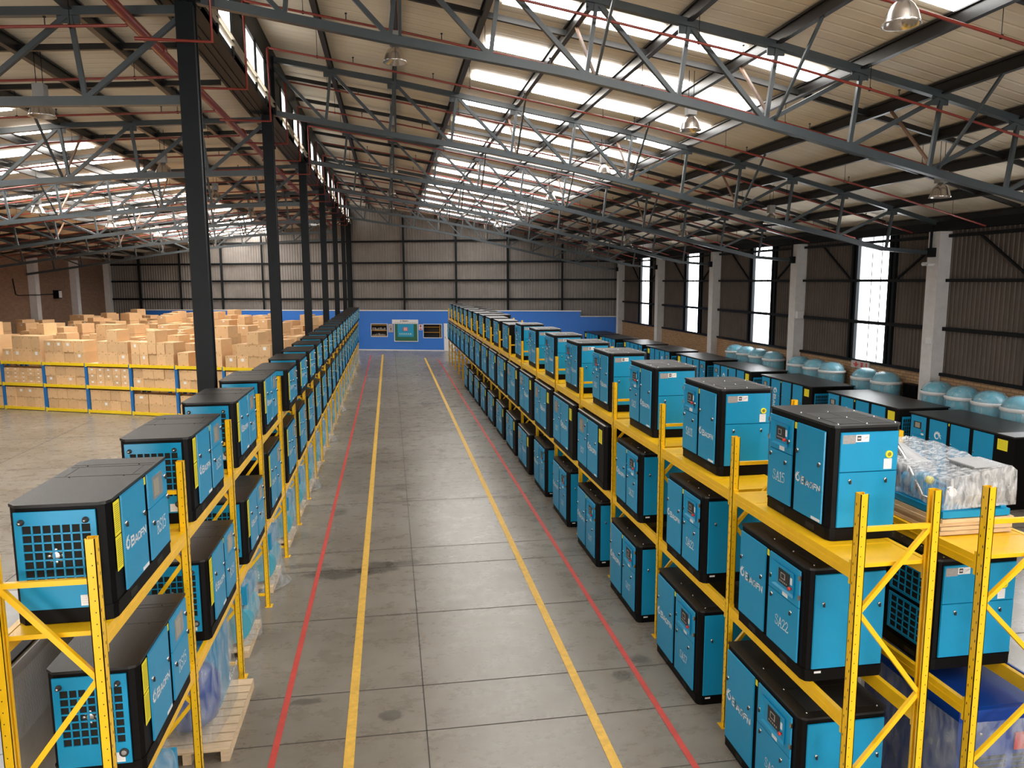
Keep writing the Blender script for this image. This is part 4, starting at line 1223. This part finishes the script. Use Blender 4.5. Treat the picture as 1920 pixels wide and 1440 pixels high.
# ------------------------------------------------------------------ wrapped receivers along the right wall
def tank_parts(seed, r=.40, h=1.97):
    mb = MB(); prof = [(r * .2, .12), (r * .62, .17), (r * .9, .30), (r * .93, 1.0), (r * .93, h - .26), (r * .86, h - .15), (r * .6, h - .05), (r * .3, h - .01), (0, h)]
    mb.lathe(prof, (0, 0), 24); parts = [P('tank_shell', mb.data('tank_shell', TEAL))]
    mb = MB()
    for a in (.5, 2.6, 4.7): mb.box(r * .7 * math.cos(a) - .03, r * .7 * math.sin(a) - .03, 0, r * .7 * math.cos(a) + .03, r * .7 * math.sin(a) + .03, .3)
    parts.append(P('leg_ring', mb.data('leg_ring', TEAL)))
    mb = MB(); prof = [(r * .98, .05), (r * 1.02, .4), (r * .98, .9), (r * 1.0, 1.3), (r * 1.04, h - .34), (r * 1.02, h - .27), (r * .98, h - .22), (r * .9, h - .13), (r * .64, h - .02), (r * .3, h + .02), (0, h + .03)]
    mb.lathe(prof, (0, 0), 26, 0, .03, seed); parts.append(P('plastic_wrap', mb.data('plastic_wrap', WRAPT), label='milky plastic wrap'))
    mb = MB(); mb.lathe([(r * 1.0, h - .33), (r * 1.06, h - .30), (r * 1.06, h - .26), (r * 1.0, h - .235)], (0, 0), 26, 0, .02, seed + 1)
    parts.append(P('foam_collar', mb.data('foam_collar', COLLAR), label='white padded collar'))
    return parts
TANKS = [tank_parts(k) for k in (1, 5, 9)]
groups = [('nearest wrapped group', [14.72, 15.6, 16.48, 17.36]), ('second wrapped group', [19.45, 20.4]),
          ('third wrapped group', [22.15, 23.1, 24.1]), ('farthest wrapped group', [25.9, 27.0, 28.05, 29.05])]
for g, ys in groups:
    for i, y in enumerate(ys):
        spawn('air_receiver', TANKS[i % 3], (14.0, y, 0), 0.7 * i, 'plastic-wrapped teal air receiver by the right wall, %s of the %s' % (ORD[i], g), 'air receiver', 'wrapped air receivers by the right wall')
# black radiator between pillars
mb = MB(); mb.box(14.2, 18.42, .0, 14.42, 18.98, 1.72)
for k in range(9): mb.box(14.17, 18.44 + k * .06, .15, 14.2, 18.465 + k * .06, 1.7)
link('black_cooler', mb.data('black_cooler', BLACK), None, label='black ribbed cooler against the wall beside the nearest white pillar', cat='cooler')
# red arrow signs
mb = MB(); mb.box(14.40, 20.85, 1.86, 14.44, 21.75, 2.08, 0)
mb.face([(14.395, 21.65, 2.0), (14.395, 21.5, 1.88), (14.395, 21.35, 2.0)], 1); mb.box(14.39, 21.47, 1.98, 14.396, 21.53, 2.06, 1)
mb.box(14.39, 21.15, 1.9, 14.396, 21.25, 2.05, 1); mb.box(14.39, 20.95, 1.9, 14.396, 21.0, 2.05, 1)
link('fire_point_sign', mb.data('fire_point_sign', [PINK, REDP]), None, label='cream fire point sign with red arrow under the daylit wall strip', cat='sign')
# small fittings on the nearest white pillar
def cam_unit(loc, label):
    a = MB(); a.box(-.05, -.03, -.03, .12, .05, .03); b = MB(); b.lathe([(.05, -.03), (.05, .1), (.02, .13), (0, .13)], (-.1, .02), 14, axis='y'); c = MB(); c.tube([(.1, .02, 0), (.22, .02, .02)], .015, 8)
    spawn('flood_camera', [P('bracket', a.data('bracket', CAMW)), P('housing', b.data('housing', CAMW)), P('arm', c.data('arm', CAMW))], loc, 0, label, 'camera')
cam_unit((13.98, 18.0, 4.98), 'white twin camera bracket on the nearest white pillar')
mb = MB(); mb.box(14.13, 17.95, 2.9, 14.17, 18.12, 3.06); link('switch_box', mb.data('switch_box', CAMW), None, label='white switch box on the nearest white pillar', cat='switch box')
mb = MB(); mb.box(14.2, 24.72, 3.25, 14.42, 24.88, 3.5); link('switch_box', mb.data('switch_box', CAMW), None, label='white junction box on the second white pillar', cat='switch box')

# ------------------------------------------------------------------ big floor compressors
def big_parts(mirror, variant):
    L, D, h = 3.05, 1.32, 1.5; base = .09; parts = []
    fx = (lambda a, w: L - a - w) if mirror else (lambda a, w: a)
    mb = MB(); mb.prism([(0, 0), (L, 0), (L, D), (0, D)], base, h - .03); mb.prism([(.03, .03), (L - .03, .03), (L - .03, D - .03), (.03, D - .03)], 0, base, 0)
    parts.append(P('cabinet_frame', mb.data('cabinet_frame', BLACK)))
    mb = MB(); mb.box(-.02, -.03, h - .03, L + .02, D + .03, h)
    if variant: mb.box(L * .86, -.02, h, L + .01, D, h + .004, 1)
    parts.append(P('lid', mb.data('lid', [LIDM, GREY])))
    ph = h - base - .08
    for i, (a, wd) in enumerate(((.04, .50), (.66, .54), (1.32, .54), (1.98, .54))):
        x = fx(a, wd); subs = []
        if i == 0:
            subs = [P('screen_bezel', sticker(.26, .16, RUBBER), (.1, -.0125, ph * .78)), P('screen', sticker(.16, .12, SCREEN), (.15, -.0145, ph * .795), 'pale framed screen'),
                    P('stop_button', STOPB, (.42, -.013, ph * .76)), P('white_sticker', STW, (.36, -.0122, ph * .68)), P('latch', LATCH, (.1, -.012, ph * .62)), P('latch', LATCH, (.42, -.012, ph * .6))]
        else:
            subs = [P('latch', LATCH, (.04, -.012, ph * .66)), P('latch', LATCH, (wd - .05, -.012, ph * .62))]
        if i == 1: subs.append(P('brand_lettering', BRAND_V, (wd * .30, -.0135, ph * .80), 'white BAOFN lettering running down the door'))
        parts.append(P('door', door_mesh(wd, ph, ph * .66 if i == 0 else None), (x, 0, base + .02), None, subs))
    parts.append(P('yellow_sticker', sticker(.26, .22, YLAB, 6, YTXT), (fx(2.62, .26), -.001, h - .33), 'yellow instruction sticker'))
    parts.append(P('yellow_sticker', STY_SM, (fx(1.235, .036), -.001, h - .12), 'small yellow sticker'))
    if variant != 2: parts += end_parts('twogrille', 1, L, D, h, base)
    return parts
BRAND_V = brand_mesh(.95, True)
BIG = [big_parts(False, 0), big_parts(True, 0), big_parts(False, 2)]
for i, (y, v) in enumerate(((12.85, 2), (16.3, 0), (20.15, 0), (23.95, 0), (27.75, 1), (31.6, 1), (35.3, 1), (39.0, 1), (42.4, 1))):
    x = 12.15 if i < 7 else 11.9
    spawn('large_compressor', BIG[v], (x, y + 3.05, 0), -PI / 2, 'long black-topped floor compressor by the right wall, %s from near end' % ORD[i], 'compressor', 'large compressors by the right wall')

# ------------------------------------------------------------------ left side floor goods under the rack
def small_tank(seed):
    r = .27; parts = pallet_parts(.52, .9, .09, 6)
    mb = MB(); mb.tube([(.3, .12, .38), (.3, .2, .38), (.3, .7, .38), (.3, .78, .38)], r * .9, 20); parts.append(P('tank_shell', mb.data('tank_shell', TEAL)))
    mb = MB(); mb.box(.1, .15, .62, .5, .75, .85); mb.tube([(.3, .3, .85), (.3, .3, .98)], .1, 14); parts.append(P('pump_head', mb.data('pump_head', BLUE)))
    mb = MB(); R = rnd(seed); vs = []; nz = 9; prof = [(.24, 1.02), (.31, .95), (.34, .75), (.35, .55), (.36, .4), (.38, .25), (.42, .12), (.46, .05), (.5, .012)] if seed == 2 else [(.24, .95), (.31, .9), (.33, .7), (.34, .5), (.35, .3), (.36, .15), (.37, .1)]
    m = 22
    for (rr, z) in prof:
        for k in range(m):
            a = 2 * PI * k / m; ex = rr * (.80 + .07 * math.sin(5 * a + seed)); ey = rr * (1.05 + .07 * math.sin(4 * a + seed))
            vs.append((.3 + ex * math.cos(a) * (1 + .06 * (R.random() - .5)), .45 + ey * math.sin(a) * (1 + .06 * (R.random() - .5)), z + .004 * R.random()))
    mb.mesh(vs, [(i * m + k, i * m + (k + 1) % m, (i + 1) * m + (k + 1) % m, (i + 1) * m + k) for i in range(len(prof) - 1) for k in range(m)], 0, True)
    mb.face(vs[:m], 0)
    parts.append(P('plastic_sheet', mb.data('plastic_sheet', WRAP), label='loose clear plastic sheet'))
    return parts
ST = [small_tank(2), small_tank(6), small_tank(7)]
for k in range(2, len(LY) - 1):
    spawn('wrapped_receiver', ST[(0, 1, 2)[k % 3]], (-2.34, LY[k] + .5, 0), 0, 'teal receiver in loose plastic under the left rack, %s from near end' % ORD[k - 1], 'air receiver', 'wrapped receivers under the left rack')
# first: blue wrapped machine on a longer pallet that sticks out
spawn('wooden_pallet', pallet_parts(.78, 1.35, .12, 9), (-2.42, 7.1, 0), 0, 'pale wooden pallet jutting into the aisle under the left rack', 'pallet')
parts = []
mb = MB(); mb.lathe([(.0, .0), (.16, .03), (.27, .12), (.30, .25), (.30, .5), (.2, .62), (0, .66)], (.32, .42), 22); parts.append(P('tank_shell', mb.data('tank_shell', DBLUE)))
mb = MB(); mb.box(.12, .55, .1, .58, 1.05, .85); parts.append(P('pump_cabinet', mb.data('pump_cabinet', BLUE)))
mb = MB(); R = rnd(12); vs = []; ring = [(.02, .05), (.35, .0), (.62, .08), (.66, .5), (.66, .9), (.62, 1.15), (.3, 1.18), (.0, 1.1), (-.02, .6)]
for i in range(9):
    z = .01 + .95 * i / 8; q = 1 - .18 * (i / 8) ** 2
    for x, y in ring: vs.append((.32 + (x - .32) * q + .03 * R.random(), .6 + (y - .6) * q + .03 * R.random(), z))
m = len(ring); mb.mesh(vs, [(i * m + k, i * m + (k + 1) % m, (i + 1) * m + (k + 1) % m, (i + 1) * m + k) for i in range(8) for k in range(m)], 0, True); mb.face(vs[-m:], 0)
parts.append(P('stretch_wrap', mb.data('stretch_wrap', WRAP), label='clear stretch wrap'))
parts.append(P('brand_lettering', brand_mesh(.42), (.672, .62, .34), 'white BAOFN lettering', rz=PI / 2))
spawn('wrapped_compressor', parts, (-2.42, 7.15, .121), 0, 'blue compressor in stretch wrap on the pallet jutting from the left rack', 'compressor')
spawn('wrapped_receiver', ST[0], (-2.30, 5.3, 0), 0, 'teal receiver in clear plastic under the nearest left rack bay', 'air receiver')
# grey dryers standing behind the left rack
def grey_dryer(w, l, h):
    parts = []
    mb = MB(); mb.box(0, 0, .05, w, l, h - .05); parts.append(P('cabinet', mb.data('cabinet', GREY)))
    mb = MB(); mb.box(-.01, -.01, h - .05, w + .01, l + .01, h); mb.box(w - .10, .0, h, w - .02, l, h + .02, 1); mb.box(w - .3, .0, h, w - .12, l, h + .004, 1); parts.append(P('top_cover', mb.data('top_cover', [GREY, BLACK])))
    mb = MB()
    for k in range(80): mb.box(w, .06 + k * (l - .12) / 80, h - .55, w + .0015, .06 + k * (l - .12) / 80 + .01, h - .1)
    parts.append(P('fin_panel', mb.data('fin_panel', GREY), label='finely ribbed side panel'))
    mb = MB(); mb.box(.04, -.012, h - .55, w - .04, 0, h - .08); mb.box(.04, -.012, .12, w - .04, 0, h - .6); parts.append(P('end_panel', mb.data('end_panel', GREY)))
    return parts
spawn('grey_dryer', grey_dryer(.55, 1.7, 2.0), (-3.16, 5.28, 0), 0, 'grey metal dryer with ribbed side standing behind the left rack', 'air dryer')
spawn('grey_dryer', grey_dryer(.5, 1.4, 1.62), (-3.80, 6.3, 0), 0, 'lower grey metal dryer farther left behind the ribbed one', 'air dryer')

# ------------------------------------------------------------------ carton shelving on the left
BA = math.atan2(-.405, .914); BU = Vector((math.cos(BA), math.sin(BA))); BV = Vector((-math.sin(BA), math.cos(BA)))
BO = Vector((-14.07, 30.04)); BAY = 1.865
def bp(t, d): q = BO + BU * t + BV * d; return q
def shelf_rack(n0, n1, off, label, shelves, tag):
    o = bp(n0 * BAY, off)
    root = link('carton_rack', None, None, (o.x, o.y, 0), BA, label, 'shelf rack', 'blue and yellow carton racks')
    mbp = MB(); mbp.box(-.05, 0, 0, .05, .08, 1.78); POST = mbp.data('post', RBLUE)
    mbb = MB(); mbb.box(.05, -.012, -.05, BAY - .05, .03, .05); mbb.box(.0, -.018, -.07, .07, .0, .07); BEAM = mbb.data('beam', RYEL)
    mbd = MB(); mbd.box(.02, .03, -.02, BAY - .02, .86, .0); DK = mbd.data('deck', WOOD)
    mbr = MB(); mbr.bar((0, .06, .25), (0, .82, .85), .03, .03); mbr.bar((0, .82, 1.0), (0, .06, 1.6), .03, .03); BR = mbr.data('brace', RBLUE)
    for k in range(n0, n1 + 1):
        x = (k - n0) * BAY
        link('post', POST, root, (x, 0, 0)); link('post', POST, root, (x, .82, 0)); link('brace', BR, root, (x, 0, 0))
        if k < n1:
            for z in shelves: link('beam', BEAM, root, (x, 0, z)); link('beam', BEAM, root, (x, .86, z)); link('deck', DK, root, (x, 0, z + .03))
def carton_mesh(w, d, h, label):
    mb = MB(); mb.box(-w / 2, 0, 0, w / 2, d, h, 0)
    mb.box(-w / 2 - .0005, -.001, h * .49, -w / 2 + w * .0 + .0, 0, h * .5, 1)
    mb.face([(-.02, -.0015, 0), (.02, -.0015, 0), (.02, -.0015, h * .12), (-.02, -.0015, h * .12)], 1)
    mb.face([(-.02, 0.0, h + .001), (.02, 0.0, h + .001), (.02, d, h + .001), (-.02, d, h + .001)], 1)
    mb.face([(w * .30, -.0015, h * .82), (w * .36, -.0015, h * .82), (w * .36, -.0015, h * .9), (w * .30, -.0015, h * .9)], 3)
    mb.face([(-w * .36, -.0015, h * .82), (-w * .30, -.0015, h * .82), (-w * .30, -.0015, h * .9), (-w * .36, -.0015, h * .9)], 3)
    if label: mb.box(-w * .12, -.003, h * .55, w * .14, -.001, h * .8, 2)
    return mb.data('carton', [CARD, TAPE, CLAB, YTXT])
CM = {}
def carton(w, d, h, lab, t, off, z, label, group, jit=.02, R=rnd(1)):
    key = (round(w, 2), round(d, 2), round(h, 2), lab)
    if key not in CM: CM[key] = carton_mesh(*key)
    q = bp(t, off)
    o = link('carton', CM[key], None, (q.x, q.y, z), BA + (R.random() - .5) * jit, label, 'carton', group)
    return o
shelf_rack(-1, 6, 0, 'long blue and yellow rack full of cartons, nearest of the carton racks', [.07, .94, 1.73], 'a')
R = rnd(77); count = 0
LV = {0: 'bottom shelf', 1: 'middle shelf', 2: 'top'}
for k in range(-1, 6):
    t0 = k * BAY + .07; wbay = BAY - .14; bo = ORD[k + 1]
    for lev, z0, avail in ((0, .10, .76), (1, .97, .68), (2, 1.76, 1.1)):
        style = R.choice([0, 0, 0, 1, 2]) if lev < 2 else R.choice([0, 1, 1, 2])
        if lev < 2:
            nx, nz = {0: (4, 2), 1: (3, 2), 2: (5, 3)}[style]
            if k in (0, ) and lev == 1: nx, nz = 5, 4
            hh = avail / nz * (.97 if style != 1 else .84)
        else:
            nx, nz = {0: (4, 2), 1: (4, 2), 2: (5, 2)}[style]; hh = .40 if style else .47
        wd = wbay / nx
        for i in range(nx):
            cols = nz if lev < 2 else (nz if R.random() < .62 else (1 if R.random() < .5 else 3))
            if lev == 2 and R.random() < .06: continue
            for j in range(cols):
                lab = R.random() < (.9 if nz >= 3 else .16)
                carton(round(wd - .012, 2), .5 if lev < 2 else .6, round(hh - .004, 2), lab, t0 + wd * (i + .5), .03 + .05 * R.random() * (nz < 3), z0 + j * hh,
                       'brown carton on the %s, %s rack bay from left, %s across, %s up' % ({0: 'bottom shelf', 1: 'middle shelf', 2: 'rack top'}[lev], bo, ORD[i], ORD[j]),
                       'cartons on the nearest carton rack'); count += 1
rows = 9
far = MB()
for r in range(1, rows + 1):
    off = 1.9 * r
    n0 = int(-3 - r * .25); n1 = int(7 - r * .75)
    if r <= 1:
        shelf_rack(-2, 5, off, 'blue and yellow carton rack standing behind the nearest one', [.94, 1.73], 'b')
    serial = 0
    t = -5.0 - r * .6
    while t < 14.5:
        wd = R.choice([.36, .42, .42, .5, .62]); hh = R.choice([.30, .36, .42]); q = bp(t, off)
        nh = R.choice([1, 2, 2, 2, 3, 3]) if r > 1 else R.choice([1, 2, 2, 3])
        if r <= 1 and not (-3.6 < t < 5 * BAY - .2): t += wd; continue
        serial += 1
        if q.x > -3.6 - .02 * r or q.x < XL + .8: t += wd; continue
        u_vis = q.x / q.y
        for j in range(nh):
            if r <= 1:
                carton(round(wd - .01, 2), .6, round(hh - .004, 2), R.random() < .12, t, .05 + off, 1.76 + j * hh,
                       'brown carton piled on the second carton rack, %s pile from left, %s up' % (ORD[serial], ORD[j]), 'cartons piled on the second carton rack'); count += 1
            else:
                c, s = math.cos(BA), math.sin(BA); z0 = (1.45 + .03 * r) + j * hh
                dd = [(-wd / 2 + .006, 0), (wd / 2 - .006, 0), (wd / 2 - .006, .7), (-wd / 2 + .006, .7)]
                far.prism([(q.x + a * c - b * s, q.y + a * s + b * c) for a, b in dd], z0 if j else 0, z0 + hh - .01, 0 if R.random() < .8 else 1)
                if R.random() < .2:
                    cx, cz = q.x, z0 + hh * .7
                    far.face([(q.x - .05 * c + .004 * s, q.y - .05 * s - .004 * c, cz), (q.x + .05 * c + .004 * s, q.y + .05 * s - .004 * c, cz), (q.x + .05 * c + .004 * s, q.y + .05 * s - .004 * c, cz + .06), (q.x - .05 * c + .004 * s, q.y - .05 * s - .004 * c, cz + .06)], 2)
        t += wd
link('carton_stacks', far.data('carton_stacks', [CARD, mat('darker_cardboard', (.6, .37, .19), .85), CLAB]), None, label='mass of stacked brown cartons filling the floor behind the carton racks', cat='cartons', kind='stuff')
# fan unit on the left brick wall
mb = MB(); mb.box(0, 0, 0, .3, .45, .5); mb.box(.3, .05, .05, .33, .4, .45, 1)
link('wall_unit', mb.data('wall_unit', [BLACK, CAMW]), None, (XL, 49.6, 3.65), 0, 'dark fan unit with white front on the left brick wall', 'fan')
mb = MB(); mb.tube([(0, -4.9, .9), (0, -4.7, .06), (0, -4.4, .0), (0, -3.2, 0), (.41, -3.16, 0), (.41, -2.54, 0), (0, -2.5, 0), (0, 0, .0)], .025, 6)
link('conduit', mb.data('conduit', BLACK), None, (XL + .03, 49.6, 3.92), 0, 'dark conduit running down and across the left brick wall to the fan unit', 'conduit')
cam_unit((-2.36, 25.2, 6.4), 'white twin camera bracket high on the third dark column')
print('cartons', count, 'objects', len(bpy.data.objects))
